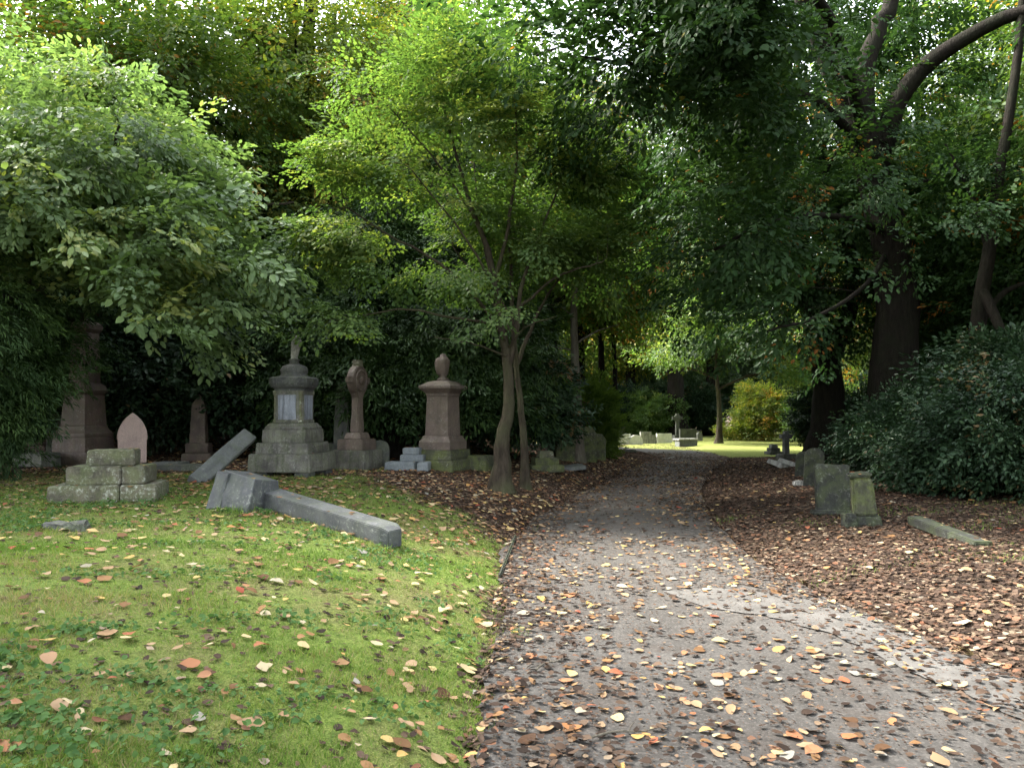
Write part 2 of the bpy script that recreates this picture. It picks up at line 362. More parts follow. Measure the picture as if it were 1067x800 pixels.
def lathe(name, prof, mat, parent, n=20, off=(0, 0), wob=0.0, fold=0, cut=None):
    bm = bmesh.new(); rings = []
    for r, z in prof:
        ring = []
        for i in range(n):
            a = 2 * math.pi * i / n
            rr = r * (1 + wob * math.sin(fold * a + z * 6) + random.uniform(-.01, .01))
            ring.append(bm.verts.new((off[0] + rr * math.cos(a), off[1] + rr * math.sin(a), z)))
        rings.append(ring)
    for a, b_ in zip(rings, rings[1:]):
        for i in range(n): bm.faces.new((a[i], a[(i + 1) % n], b_[(i + 1) % n], b_[i]))
    bm.faces.new(rings[0][::-1]); bm.faces.new(rings[-1])
    if cut:
        g = bm.verts[:] + bm.edges[:] + bm.faces[:]
        r_ = bmesh.ops.bisect_plane(bm, geom=g, plane_co=cut[0], plane_no=cut[1], clear_outer=True)
        ed = [e for e in r_['geom_cut'] if isinstance(e, bmesh.types.BMEdge)]
        bmesh.ops.contextual_create(bm, geom=ed)
    return fin(name, bm, mat, parent, smooth=not cut)
def prism(name, outline, depth, mat, parent, bev=.01, Mx=None, holes=None):
    """upright slab: outline in x,z extruded along y"""
    bm = bmesh.new()
    f = bm.faces.new([bm.verts.new((x, -depth / 2, z)) for x, z in outline])
    r_ = bmesh.ops.extrude_face_region(bm, geom=[f])
    bmesh.ops.translate(bm, verts=[v for v in r_['geom'] if isinstance(v, bmesh.types.BMVert)], vec=(0, depth, 0))
    if bev: bmesh.ops.bevel(bm, geom=[e for e in bm.edges if abs(e.verts[0].co.y - e.verts[1].co.y) < 1e-5], offset=bev, segments=2, affect='EDGES')
    if Mx: bmesh.ops.transform(bm, matrix=Mx, verts=bm.verts[:])
    return fin(name, bm, mat, parent)
def arc(cx, cz, r, a0, a1, n): return [(cx + r * math.cos(R(a0 + (a1 - a0) * i / n)), cz + r * math.sin(R(a0 + (a1 - a0) * i / n))) for i in range(n + 1)]

# ------------------------------------------------------------------ left side monuments
# urn monument
p = ground(296, 497); t = thing('urn_monument', 'tall weathered grey monument with three steps, blue-grey panels and a broken draped urn on top', 'monument', (p.x, p.y + .55, p.z), R(-9)); t.scale = (.93, .93, .93)
for sx in (-1, 1):
    for sy in (-1, 1): block('footing', .3, .3, .16, -.08, M['darkstone'], t, off=(sx * .42, sy * .42))
block('step', 1.24, 1.24, .34, .08, M['urnstone'], t, .985)
block('step', 1.04, 1.04, .20, .42, M['urnstone'], t, .985)
block('step', .88, .88, .25, .62, M['urnstone'], t, .985)
profile_sq('base_moulding', [(.40, .87), (.40, .91), (.37, .93), (.36, .96), (.33, .99)], M['urnstone'], t)
profile_sq('die', [(.295, .99), (.30, 1.02), (.29, 1.55), (.30, 1.6)], M['urnstone'], t, chamf=.26)
for k in range(4):
    pn = block('panel', .36, .02, .47, 1.05, M['panel'], t, bev=.006, off=(0, 0)); pn.rotation_euler = (0, 0, k * math.pi / 2)
    pn.location = Vector((0, -.298, 0)).xyz; pn.location.rotate(Matrix.Rotation(k * math.pi / 2, 3, 'Z'))
    a = k * math.pi / 2 + math.pi / 4
    lathe('corner_shaft', [(.05, .99), (.055, 1.03), (.032, 1.06), (.03, 1.3), (.036, 1.32), (.03, 1.34), (.032, 1.5), (.05, 1.54), (.055, 1.6)], M['mossy'], t, 10, (.355 * math.cos(a), .355 * math.sin(a)))
profile_sq('cornice', [(.31, 1.6), (.30, 1.63), (.36, 1.68), (.385, 1.74), (.385, 1.84), (.34, 1.87)], M['darkstone'], t, chamf=.3)
for k in range(8):
    a = k * math.pi / 4
    bm = bmesh.new(); bmesh.ops.create_cone(bm, cap_ends=True, segments=14, radius1=.085, radius2=.07, depth=.06)
    bmesh.ops.bevel(bm, geom=bm.edges[:], offset=.012, segments=1, affect='EDGES')
    bmesh.ops.transform(bm, matrix=Matrix.Rotation(a, 4, 'Z') @ Matrix.Translation((.375, 0, 1.78)) @ Matrix.Rotation(math.pi / 2, 4, 'Y'), verts=bm.verts[:])
    fin('rosette', bm, M['darkstone'], t)
lathe('domed_cap', [(.34, 1.86), (.27, 1.89), (.245, 1.93), (.26, 1.96), (.265, 2.0), (.24, 2.06), (.17, 2.10), (.10, 2.12), (.085, 2.17), (.11, 2.2), (.08, 2.22)], M['darkstone'], t, 18)
lathe('draped_urn', [(.07, 2.21), (.06, 2.26), (.09, 2.36), (.13, 2.48), (.14, 2.56), (.11, 2.64), (.05, 2.68)], M['pale'], t, 18, wob=.09, fold=5, cut=((-.02, 0, 2.4), (-.95, .1, .25)))
URN = t.location.copy()
# leaning slab
def oriented(name, size, mat, parent, top=1.0, topd=None, **k):
    return block(name, size[0], size[1], size[2], 0, mat, parent, top=top, topd=topd, **k)
def lean(name, label, cat, base, tip, width, thick, mat, roll=0.0, top=1.0, group=None):
    """a long stone lying or leaning from base to tip; one mesh"""
    d = Vector(tip) - Vector(base); L = d.length
    o = block(name, width, thick, L, 0, mat, None, top=top, bev=.012)
    o.location = base; q = d.to_track_quat('Z', 'Y'); o.rotation_mode = 'QUATERNION'
    o.rotation_quaternion = q @ Matrix.Rotation(roll, 3, 'Z').to_quaternion()
    return tag(o, label, cat, group)
b0 = ground(214, 502)
lean('leaning_slab', 'long grey stone slab tipped against the left side of the stepped urn monument', 'stone slab', (b0.x - .15, b0.y - .05, b0.z - .02), tuple(at(260, 453, URN.y - .30)), .27, .14, M['slab'], R(42))
# fallen obelisk: plinth block and shaft
p = ground(247, 532)
t = thing('fallen_pedestal', 'toppled grey granite pedestal block with recessed face tilted in the grass beside the fallen shaft', 'pedestal', (p.x - .02, p.y + .22, p.z - .05), R(-24))
o = profile_sq('block', [(.30, 0), (.30, .18), (.235, .46)], M['granite'], t); o.rotation_euler = (R(-7), R(12), 0); o.scale = (1.02, .9, 1)
o2 = block('base_course', .22, .5, .5, 0, M['granite'], t, .9); o2.location = (-.2, -.06, -.02); o2.rotation_euler = (R(-9), R(8), R(4))
a, e = ground(276, 531), ground(411, 574)
dr_ = (e - a); dr_.z = 0; dr_.normalize()
def obelisk_mesh(L, w0, w1, cap, mat, nm='shaft', trunc=.55):
    bm = bmesh.new(); rings = []
    for w, z in ((w0, 0), (w1, L), (w1 * trunc, L + cap)):
        rings.append([bm.verts.new((sx * w / 2, sy * w / 2, z)) for sx, sy in ((-1, -1), (1, -1), (1, 1), (-1, 1))])
    for r0, r1 in zip(rings, rings[1:]):
        for i in range(4): bm.faces.new((r0[i], r0[(i + 1) % 4], r1[(i + 1) % 4], r1[i]))
    bm.faces.new(rings[0][::-1]); bm.faces.new(rings[-1])
    bmesh.ops.bevel(bm, geom=bm.edges[:], offset=.008, segments=2, affect='EDGES')
    return bm
Lsh = (e - a).length
bm = obelisk_mesh(Lsh - .1, .275, .24, .10, None, trunc=.72)
o = fin('fallen_obelisk_shaft', bm, M['granite'])
o.location = (a.x, a.y + .11, a.z + .095); dd = Vector((e.x, e.y + .09, e.z + .10)) - Vector(o.location)
o.rotation_mode = 'QUATERNION'; o.rotation_quaternion = dd.to_track_quat('Z', 'Y') @ Matrix.Rotation(R(4), 3, 'Z').to_quaternion()
tag(o, 'long grey granite obelisk shaft lying toppled across the sloping grass', 'obelisk')
# stepped mossy base
p = ground(107, 524)
t = thing('stepped_base', 'three tier mossy sandstone base with its monument missing, standing alone on the grass', 'monument base', (p.x - .08, p.y + .4, p.z - .03), R(13))
block('step', .80, .8, .24, 0, M['mossy'], t, .99, off=(-.24, 0)); block('step', .42, .8, .235, 0, M['mossy'], t, .99, off=(.375, .01))
block('step', .62, .66, .225, .24, M['mossy'], t, .99, off=(-.15, .0), rz=R(1)); block('step', .28, .64, .22, .24, M['mossy'], t, .99, off=(.305, .0), rz=R(-1))
block('cap_block', .56, .42, .2, .463, M['mossy'], t, .985, off=(.0, 0), rz=R(3))
tag(block('stone_fragment', .42, .22, .10, 0, M['greydark'], None, .8, rough=.035), 'small broken dark stone lying flat in the weeds before the stepped base', 'stone').location = ground(62, 553) + Vector((0, .1, -.04))
# gothic headstone
p = ground(130, 484); p.y += .3
w_, h_ = .29, 1.1
hz = h_ * .52
half = [(w_ * .95, 0), (w_ * .95, hz - .05), (w_, hz - .02)] + [(-1.2 * w_ + 2.2 * w_ * math.cos(a_), hz + 2.2 * w_ * math.sin(a_)) for a_ in np.linspace(.05, math.acos(1.2 / 2.2) - .06, 9)] + [(0, hz + w_ * 1.83)]
ol = half + [(-x, z) for x, z in reversed(half[:-1])]
o = prism('gothic_headstone', ol, .12, M['pink'], None); o.location = (p.x, p.y, p.z - .03); o.rotation_euler = (R(-2), 0, R(32))
tag(o, 'pale pink headstone with pointed gothic arch top behind the stepped mossy base', 'headstone')
# big red granite pillar
p = ground(88, 482); p.y = 16.2; p.x = (88 - CX) / FPX * 16.2; p.z = Hs(p.x, p.y)
t = thing('red_granite_pillar', 'tall dark red granite pillar with broad tiered base under the bright leafy tree', 'monument', p, R(-14)); t.scale = (.84, .84, 1)
block('plinth', 1.25, 1.1, .28, -.05, M['red'], t, .985); block('plinth', 1.0, .95, .32, .23, M['red'], t, .985)
profile_sq('base_moulding', [(.47, .55), (.47, .62), (.40, .70), (.37, .78)], M['red'], t)
profile_sq('die', [(.36, .78), (.32, 1.42), (.36, 1.46), (.375, 1.52), (.33, 1.62), (.25, 1.68)], M['red'], t)
block('niche_panel', .22, .02, .42, .92, M['greydark'], t, off=(0, -.352)).rotation_euler = (R(-2.8), 0, 0)
profile_sq('shaft', [(.255, 1.68), (.215, 2.72)], M['red'], t)
profile_sq('capital', [(.215, 2.72), (.27, 2.8), (.28, 2.88), (.2, 2.95)], M['red'], t)
# small red obelisk
p = Vector(((208 - CX) / FPX * 17.2, 17.2, 0)); p.z = Hs(p.x, p.y)
t = thing('red_obelisk', 'small dark red obelisk on a stepped base in the shade left of the urn monument', 'obelisk', p, R(10))
block('plinth', .62, .6, .22, -.03, M['red'], t, .98); block('plinth', .5, .48, .22, .19, M['red'], t, .97)
fin('shaft', obelisk_mesh(.85, .34, .27, .22, None, trunc=.1), M['red'], t).location = (0, 0, .41)
# low kerb slabs left of the leaning slab
for (px, py, w, h, lab, mm) in ((188, 491, .95, .13, 'low flat dark grave slab on the leaf strewn ground left of the leaning slab', 'greydark'), (30, 487, .7, .3, 'dark low grave block under the yew at the foot of the red pillar', 'greydark'), (172, 486, .6, .1, 'thin grave kerb lying just behind the low flat dark slab', 'slab')):
    q = ground(px, py); o = block('grave_slab', w, .5, h, 0, M[mm], None, .97); o.location = (q.x, q.y + .25, q.z - .02); o.rotation_euler = (0, 0, R(random.uniform(-12, 6))); tag(o, lab, 'grave slab')
q = at(57, 470, 17.4); o = block('shaded_headstone', .34, .14, 1.1, 0, M['greydark'], None, .95); o.location = (q.x, 17.4, Hs(q.x, 17.4) - .03); tag(o, 'narrow dark headstone in deep shade just left of the red pillar', 'headstone')
# celtic cross
p = ground(367, 490); p.y += .45
t = thing('celtic_cross', 'pinkish stone wheel cross on a stepped plinth turned half sideways beside the urn monument', 'cross', (p.x, p.y, p.z - .02), R(72))
block('plinth', .78, .78, .40, 0, M['urnstone'], t, .985); block('plinth', .58, .58, .22, .40, M['redmid'], t, .98)
block('socket', .42, .40, .13, .62, M['redmid'], t, .82)
block('shaft', .25, .20, .75, .75, M['redmid'], t, .8, bev=.02)
bm_ol = [(-.10, 1.45), (.10, 1.45)] + arc(0, 1.80, .30, -60, 240, 26)
o = prism('wheel_head', bm_ol, .17, M['redmid'], t, .015)
for s in (-1, 1): block('cross_arm', .13, .20, .13, 1.735, M['redmid'], t, off=(s * .285, 0))
block('cross_top', .15, .20, .16, 2.06, M['mossy'], t, .9)
lathe('boss', [(.085, 0), (.08, .03), (.05, .05), (.01, .06)], M['redmid'], t, 14).matrix_local = Matrix.Translation((0, -.08, 1.8)) @ Matrix.Rotation(R(90), 4, 'X')
bm = bmesh.new(); TR = .2
ringv = [[bm.verts.new((math.cos(a_) * (TR + .022 * math.cos(b_)), -.088 + .02 * math.sin(b_), 1.8 + math.sin(a_) * (TR + .022 * math.cos(b_)))) for b_ in np.linspace(0, 6.283, 6, endpoint=False)] for a_ in np.linspace(0, 6.283, 30, endpoint=False)]
for i in range(30):
    for j in range(6): bm.faces.new((ringv[i][j], ringv[(i + 1) % 30][j], ringv[(i + 1) % 30][(j + 1) % 6], ringv[i][(j + 1) % 6]))
fin('ring_moulding', bm, M['redmid'], t, True)
# dark obelisk behind, and small headstone
q = at(356, 470, 17.0); t = thing('dark_obelisk', 'slim dark obelisk in shadow between the urn monument and the wheel cross', 'obelisk', (q.x, 17, Hs(q.x, 17)), R(8))
block('plinth', .6, .6, .5, -.05, M['greydark'], t, .95); fin('shaft', obelisk_mesh(1.2, .34, .24, .2, None, trunc=.1), M['greydark'], t).location = (0, 0, .45)
q = at(396, 470, 16.0); o = prism('rounded_headstone', [(-.2, 0), (.2, 0), (.2, .38)] + arc(0, .38, .2, 10, 170, 10) + [(-.2, .38)], .1, M['greydark'], None); o.location = (q.x, 16, Hs(q.x, 16) - .02); tag(o, 'small dark rounded headstone tucked behind the right of the wheel cross', 'headstone')
# column monument
p = ground(459, 491); p.y += .5
t = thing('column_monument', 'square rose granite pedestal monument with flared cornice and draped urn left of the maple trunk', 'monument', (p.x, p.y, p.z - .03), R(-24))
block('base', .92, .9, .24, 0, M['green'], t, .99); block('plinth', .84, .84, .2, .24, M['green'], t, .985)
profile_sq('base_moulding', [(.36, .44), (.36, .6), (.31, .68), (.30, .72)], M['redmid'], t)
profile_sq('shaft', [(.265, .72), (.24, 1.52)], M['redmid'], t)
profile_sq('cornice', [(.25, 1.52), (.26, 1.58), (.30, 1.62), (.37, 1.68), (.37, 1.73), (.24, 1.81), (.15, 1.84)], M['redmid'], t)
lathe('draped_urn', [(.12, 1.84), (.11, 1.88), (.06, 1.92), (.085, 1.97), (.11, 2.07), (.125, 2.19), (.13, 2.26), (.105, 2.31), (.07, 2.335), (.06, 2.38), (.01, 2.40)], M['redmid'], t, 22, wob=.13, fold=6)
lathe('drape', [(.03, 1.95), (.075, 1.99), (.095, 2.1), (.10, 2.2), (.085, 2.29), (.03, 2.32)], M['redmid'], t, 16, (-.055, -.03), wob=.16, fold=5)
# pale stepped kerb stones
p = ground(424, 491)
t = thing('pale_steps', 'pale blue-grey stepped grave kerb between the wheel cross and the column monument', 'grave kerb', (p.x, p.y + .3, p.z - .02), R(-8))
for w, d, h, z, ox, oy in ((.62, .4, .19, 0, -.14, 0), (.5, .35, .14, .19, .06, .12), (.34, .3, .13, .33, .03, .16), (.24, .3, .2, 0, .32, -.05)): block('kerb_stone', w, d, h, z, M['bluestone'], t, .98, off=(ox, oy))
p = ground(498, 491); o = block('mossy_grave_block', .52, .5, .34, 0, M['green'], None, .98); o.location = (p.x, p.y + .3, p.z - .03); o.rotation_euler = (0, 0, R(-20)); tag(o, 'dark mossy stone block between the column monument and the maple trunk', 'stone block')
# stones beyond the maple
p = at(568, 484, 17.5); p.z = Hs(p.x, 17.5)
t = thing('ruined_base', 'low mossy stepped stone base under branches right of the maple trunk', 'monument base', p, R(12))
block('step', .75, .6, .16, -.02, M['green'], t); block('step', .55, .45, .16, .14, M['green'], t); block('step', .34, .3, .15, .3, M['mossy'], t, .9)
p = at(593, 486, 18.5); o = block('fallen_slab', .75, .5, .09, 0, M['slab'], None); o.location = (p.x, 18.5, Hs(p.x, 18.5)); o.rotation_euler = (R(3), R(-5), R(10)); tag(o, 'thin grey slab lying in the leaves at the foot of the slender tree', 'stone slab')
for px, d_, h_, lab in ((588, 20.5, .85, 'mossy upright headstone half hidden just left of the slender tree'), (612, 21.5, 1.0, 'dark upright headstone just right of the slender trunk by the bright conifer'), (622, 23, .8, 'low dark headstone at the foot of the bright conifer')):
    q = at(px, 470, d_); o = prism('mossy_headstone', [(-.26, 0), (.26, 0), (.26, h_ * .8), (.12, h_), (-.12, h_), (-.26, h_ * .8)], .14, M['green'], None); o.location = (q.x, d_, Hs(q.x, d_) - .03); o.rotation_euler = (R(random.uniform(-4, 4)), R(random.uniform(-4, 4)), R(15)); tag(o, lab, 'headstone')

# ------------------------------------------------------------------ far lawn stones
def rounded(w, h): return [(-w, 0), (w, 0), (w, h - w * .8)] + [(w * math.cos(R(a_)), h - w * .8 + w * .8 * math.sin(R(a_))) for a_ in range(15, 166, 15)] + [(-w, h - w * .8)]
for px, py, w, h, mm, lab, rd in ((649, 463, .42, .58, 'white', 'wide square white headstone farthest left on the sunny lawn', 0), (662.5, 463, .36, .52, 'white', 'rounded white headstone second from left on the sunny lawn', 1), (673, 462, .30, .66, 'pale', 'taller grey-white headstone in the middle of the far lawn row', 0),
                              (680, 462, .22, .5, 'pale', 'small narrow rounded headstone close to the middle of the far lawn row', 1), (692, 461.5, .42, .55, 'white', 'square white headstone just left of the far standing cross', 0), (717, 459.5, .5, .72, 'greydark', 'dark wide headstone just right of the far standing cross', 0), (729, 459, .16, .5, 'pale', 'tiny thin headstone right of the dark far headstone', 1)):
    q = ground(px, py); ol = rounded(w, h) if rd else [(-w, 0), (w, 0), (w, h), (-w, h)]
    o = prism('lawn_headstone', ol, .16, M[mm], None, .02); o.location = (q.x, q.y, q.z - .03); o.rotation_euler = (R(-3), 0, R(random.uniform(-14, 14))); tag(o, lab, 'headstone', 'headstones on the far lawn')
q = ground(715, 465); t = thing('lawn_tomb', 'low grey box tomb lying in the sunny grass in front of the far cross', 'tomb', q, R(15)); block('chest', .95, .5, .32, -.02, M['slab'], t); block('lid', 1.05, .6, .08, .303, M['pale'], t)
q = ground(706, 459); t = thing('standing_cross', 'tall dark stone cross standing on a stepped foot on the far lawn', 'cross', q, R(10))
block('step', .8, .8, .16, -.03, M['pale'], t); block('step', .5, .5, .18, .133, M['greydark'], t); block('shaft', .24, .18, 1.22, .316, M['greydark'], t, .72)
block('cross_arm', .62, .15, .17, 1.19, M['greydark'], t); lathe('ring', [(.2, -.05), (.215, 0), (.2, .05)], M['greydark'], t, 18).matrix_local = Matrix.Translation((0, 0, 1.275)) @ Matrix.Rotation(R(90), 4, 'X')
q = ground(806, 473.5); t = thing('dark_plinth', 'small dark stepped plinth on the lawn edge under the yellow shrub', 'monument base', q, R(10)); block('step', .52, .5, .14, -.02, M['darkstone'], t); block('step', .38, .36, .14, .122, M['darkstone'], t); block('cap', .28, .26, .12, .264, M['slab'], t, .8)
q = ground(819, 479); t = thing('stone_cross', 'grey cross shaped stone on a plinth beside the path before the dark trunk', 'cross', q, R(20)); block('plinth', .5, .45, .22, -.02, M['greydark'], t); block('shaft', .2, .16, .75, .203, M['slab'], t, .85); block('cross_arm', .46, .13, .14, .7, M['slab'], t)
for px, py, lab in ((811, 487, 'pale broken stone slab lying at the path edge, left of the two'), (822, 486, 'pale broken stone slab at the path edge nearest the grey cross stone')):
    q = ground(px, py); o = block('broken_slab', .55, .4, .13, 0, M['pale'], None, .9, rough=.02); o.location = q + Vector((0, 0, .02)); o.rotation_euler = (R(12), R(-14), R(30 + px)); tag(o, lab, 'stone slab')
q = ground(657, 471); o = block('flat_stone', .5, .35, .1, 0, M['greydark'], None, .7, rough=.03); o.location = q; tag(o, 'small dark stone at the shaded lawn edge below the white headstones', 'stone')
q = ground(697, 479); o = block('pale_fragment', .5, .2, .08, 0, M['pale'], None, .8, rough=.02); o.location = q; o.rotation_euler = (0, R(-6), R(25)); tag(o, 'pale stone fragment on the leaf litter left of the sunlit path bend', 'stone')

# ------------------------------------------------------------------ right bank stones
q = ground(908, 548); t = thing('mossy_pillar_stone', 'short leaning green mossy gravestone stump beside the dark shrub', 'gravestone', (q.x, q.y + .15, q.z - .02), R(-16)); t.rotation_euler[1] = R(-5)
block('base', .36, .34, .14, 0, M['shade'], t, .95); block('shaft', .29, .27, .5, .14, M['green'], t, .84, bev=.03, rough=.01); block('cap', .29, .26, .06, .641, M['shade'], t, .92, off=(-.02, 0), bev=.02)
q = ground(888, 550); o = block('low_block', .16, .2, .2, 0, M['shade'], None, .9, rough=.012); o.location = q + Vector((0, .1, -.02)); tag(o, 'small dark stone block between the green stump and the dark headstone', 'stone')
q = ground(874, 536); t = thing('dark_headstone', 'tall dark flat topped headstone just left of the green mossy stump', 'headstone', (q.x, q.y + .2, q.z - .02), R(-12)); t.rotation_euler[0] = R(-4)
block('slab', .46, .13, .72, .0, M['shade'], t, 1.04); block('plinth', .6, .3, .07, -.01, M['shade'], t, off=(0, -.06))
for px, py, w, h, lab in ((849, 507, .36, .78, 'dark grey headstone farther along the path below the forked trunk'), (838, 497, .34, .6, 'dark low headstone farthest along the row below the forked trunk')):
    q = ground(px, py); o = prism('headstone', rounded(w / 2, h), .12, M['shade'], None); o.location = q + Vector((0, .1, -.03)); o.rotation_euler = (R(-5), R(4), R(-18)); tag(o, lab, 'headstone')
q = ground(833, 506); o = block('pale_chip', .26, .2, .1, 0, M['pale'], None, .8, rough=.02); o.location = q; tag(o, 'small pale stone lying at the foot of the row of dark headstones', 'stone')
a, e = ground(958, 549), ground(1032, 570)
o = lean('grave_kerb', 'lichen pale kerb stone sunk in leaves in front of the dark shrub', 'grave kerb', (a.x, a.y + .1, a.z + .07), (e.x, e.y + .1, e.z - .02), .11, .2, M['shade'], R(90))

a, e = ground(521, 606), ground(537, 563)
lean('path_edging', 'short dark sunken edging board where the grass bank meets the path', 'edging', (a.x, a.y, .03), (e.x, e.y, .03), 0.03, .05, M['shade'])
# ------------------------------------------------------------------ foliage tools
def unit(v): return v / np.maximum(np.linalg.norm(v, axis=-1, keepdims=True), 1e-9)
def spray_templates(n, K, L, W, leaf, ar, ang=55, tilt=.35, zj=.05):
    """flat fans of leaves along a twig; returns (n,K,4,3)"""
    out_ = np.zeros((n, K, 6, 3))
    for v in range(n):
        s = np.linspace(.08, 1, K) ** .9; side = np.where(np.arange(K) % 2, 1, -1.0)
        lat = rng.uniform(0, 1, K) * W * np.sin(np.clip(s, .15, .95) * 3.0) * side
        p = np.stack([s * L - np.abs(lat) * .35, lat, rng.normal(0, zj * L, K) - .12 * L * s * s - .1 * np.abs(lat)], -1)
        a = np.radians(ang) * side * rng.uniform(.4, 1.2, K) * (1.1 - .6 * s)
        d = np.stack([np.cos(a), np.sin(a), rng.normal(-.25, tilt * .7, K)], -1); d = unit(d)
        nrm = unit(np.stack([rng.normal(0, tilt, K), rng.normal(0, tilt, K), np.ones(K)], -1))
        sd = unit(np.cross(nrm, d)); nrm = np.cross(d, sd)
        l = (leaf * rng.uniform(.65, 1.2, K))[:, None]
        out_[v, :, 0] = p
        for q_, (u_, w_, h_) in enumerate(((.30, .44, .07), (.68, .38, .05), (1, 0, -.07), (.68, -.38, .05), (.30, -.44, .07))):
            out_[v, :, q_ + 1] = p + d * l * u_ + sd * l * ar * w_ + nrm * l * h_
    return out_
def leaf_faces(n): return (np.arange(n, dtype=np.int32)[:, None, None] * 6 + np.array([[0, 1, 2, 3], [0, 3, 4, 5]], np.int32)[None]).reshape(-1, 4)
def place_sprays(T, P, D, scale, upj=.35):
    N = len(P); D = unit(D)
    up = np.stack([rng.normal(0, upj, N), rng.normal(0, upj, N), np.ones(N)], -1)
    Y = unit(np.cross(up, D)); Z = np.cross(D, Y)
    Fm = np.stack([D, Y, Z], -2) * scale[:, None, None]
    ix = rng.integers(0, len(T), N)
    V = np.einsum('nkvi,nij->nkvj', T[ix], Fm) + P[:, None, None, :]
    return V
def tube(pts, rad, sides=6, flare=None):
    pts = np.asarray(pts, float); n = len(pts)
    tan = np.gradient(pts, axis=0); tan = unit(tan)
    ref = np.array([1., 0, 0]) if abs(tan[0][0]) < .8 else np.array([0, 1., 0])
    u = np.cross(tan, ref); u = unit(u); v = np.cross(tan, u)
    a = np.linspace(0, 2 * np.pi, sides, endpoint=False)
    rad = np.broadcast_to(np.asarray(rad, float), (n,))
    rr = np.repeat(rad[:, None], sides, 1)
    if flare is not None: rr = rr * flare(np.linspace(0, 1, n)[:, None], a[None, :])
    V = pts[:, None] + rr[..., None] * (np.cos(a)[None, :, None] * u[:, None] + np.sin(a)[None, :, None] * v[:, None])
    idx = np.arange(n * sides).reshape(n, sides); nx_ = np.roll(idx, -1, 1)
    F = np.stack([idx[:-1], nx_[:-1], nx_[1:], idx[1:]], -1).reshape(-1, 4)
    return V.reshape(-1, 3), F
def tubes_mesh(name, lst, mat):
    Vs, Fs, o = [], [], 0
    for V, F in lst: Vs.append(V); Fs.append(F + o); o += len(V)
    return np_mesh(name, np.concatenate(Vs), np.concatenate(Fs), mat, smooth=True)
def smooth_path(pts, n):
    pts = np.asarray(pts, float); m_ = len(pts)
    p = np.vstack([2 * pts[0] - pts[1], pts, 2 * pts[-1] - pts[-2]]); o = []
    for t in np.linspace(0, m_ - 1 - 1e-6, n):
        i = int(t); f = t - i; a, b_, c_, d_ = p[i:i + 4]
        o.append(.5 * ((2 * b_) + (c_ - a) * f + (2 * a - 5 * b_ + 4 * c_ - d_) * f * f + (3 * b_ - a - 3 * c_ + d_) * f ** 3))
    return np.array(o)
def in_ells(ells, n, thresh=-.2, nf=1.2, shell=.5):
    vol = np.array([e[3] * e[4] * e[5] * (e[6] if len(e) > 6 else 1) for e in ells]); out_ = []
    got = 0
    while got < n:
        k = rng.choice(len(ells), n, p=vol / vol.sum()); E = np.array([e[:6] for e in ells])[k]
        d = unit(rng.normal(size=(n, 3))); r = rng.uniform(0, 1, n) ** shell
        p = E[:, :3] + d * r[:, None] * E[:, 3:6]
        p = p[wave(p[:, 0], p[:, 1], p[:, 2], nf) > thresh + rng.normal(0, .25, len(p))]
        out_.append(p); got += len(p)
    return np.concatenate(out_)[:n]
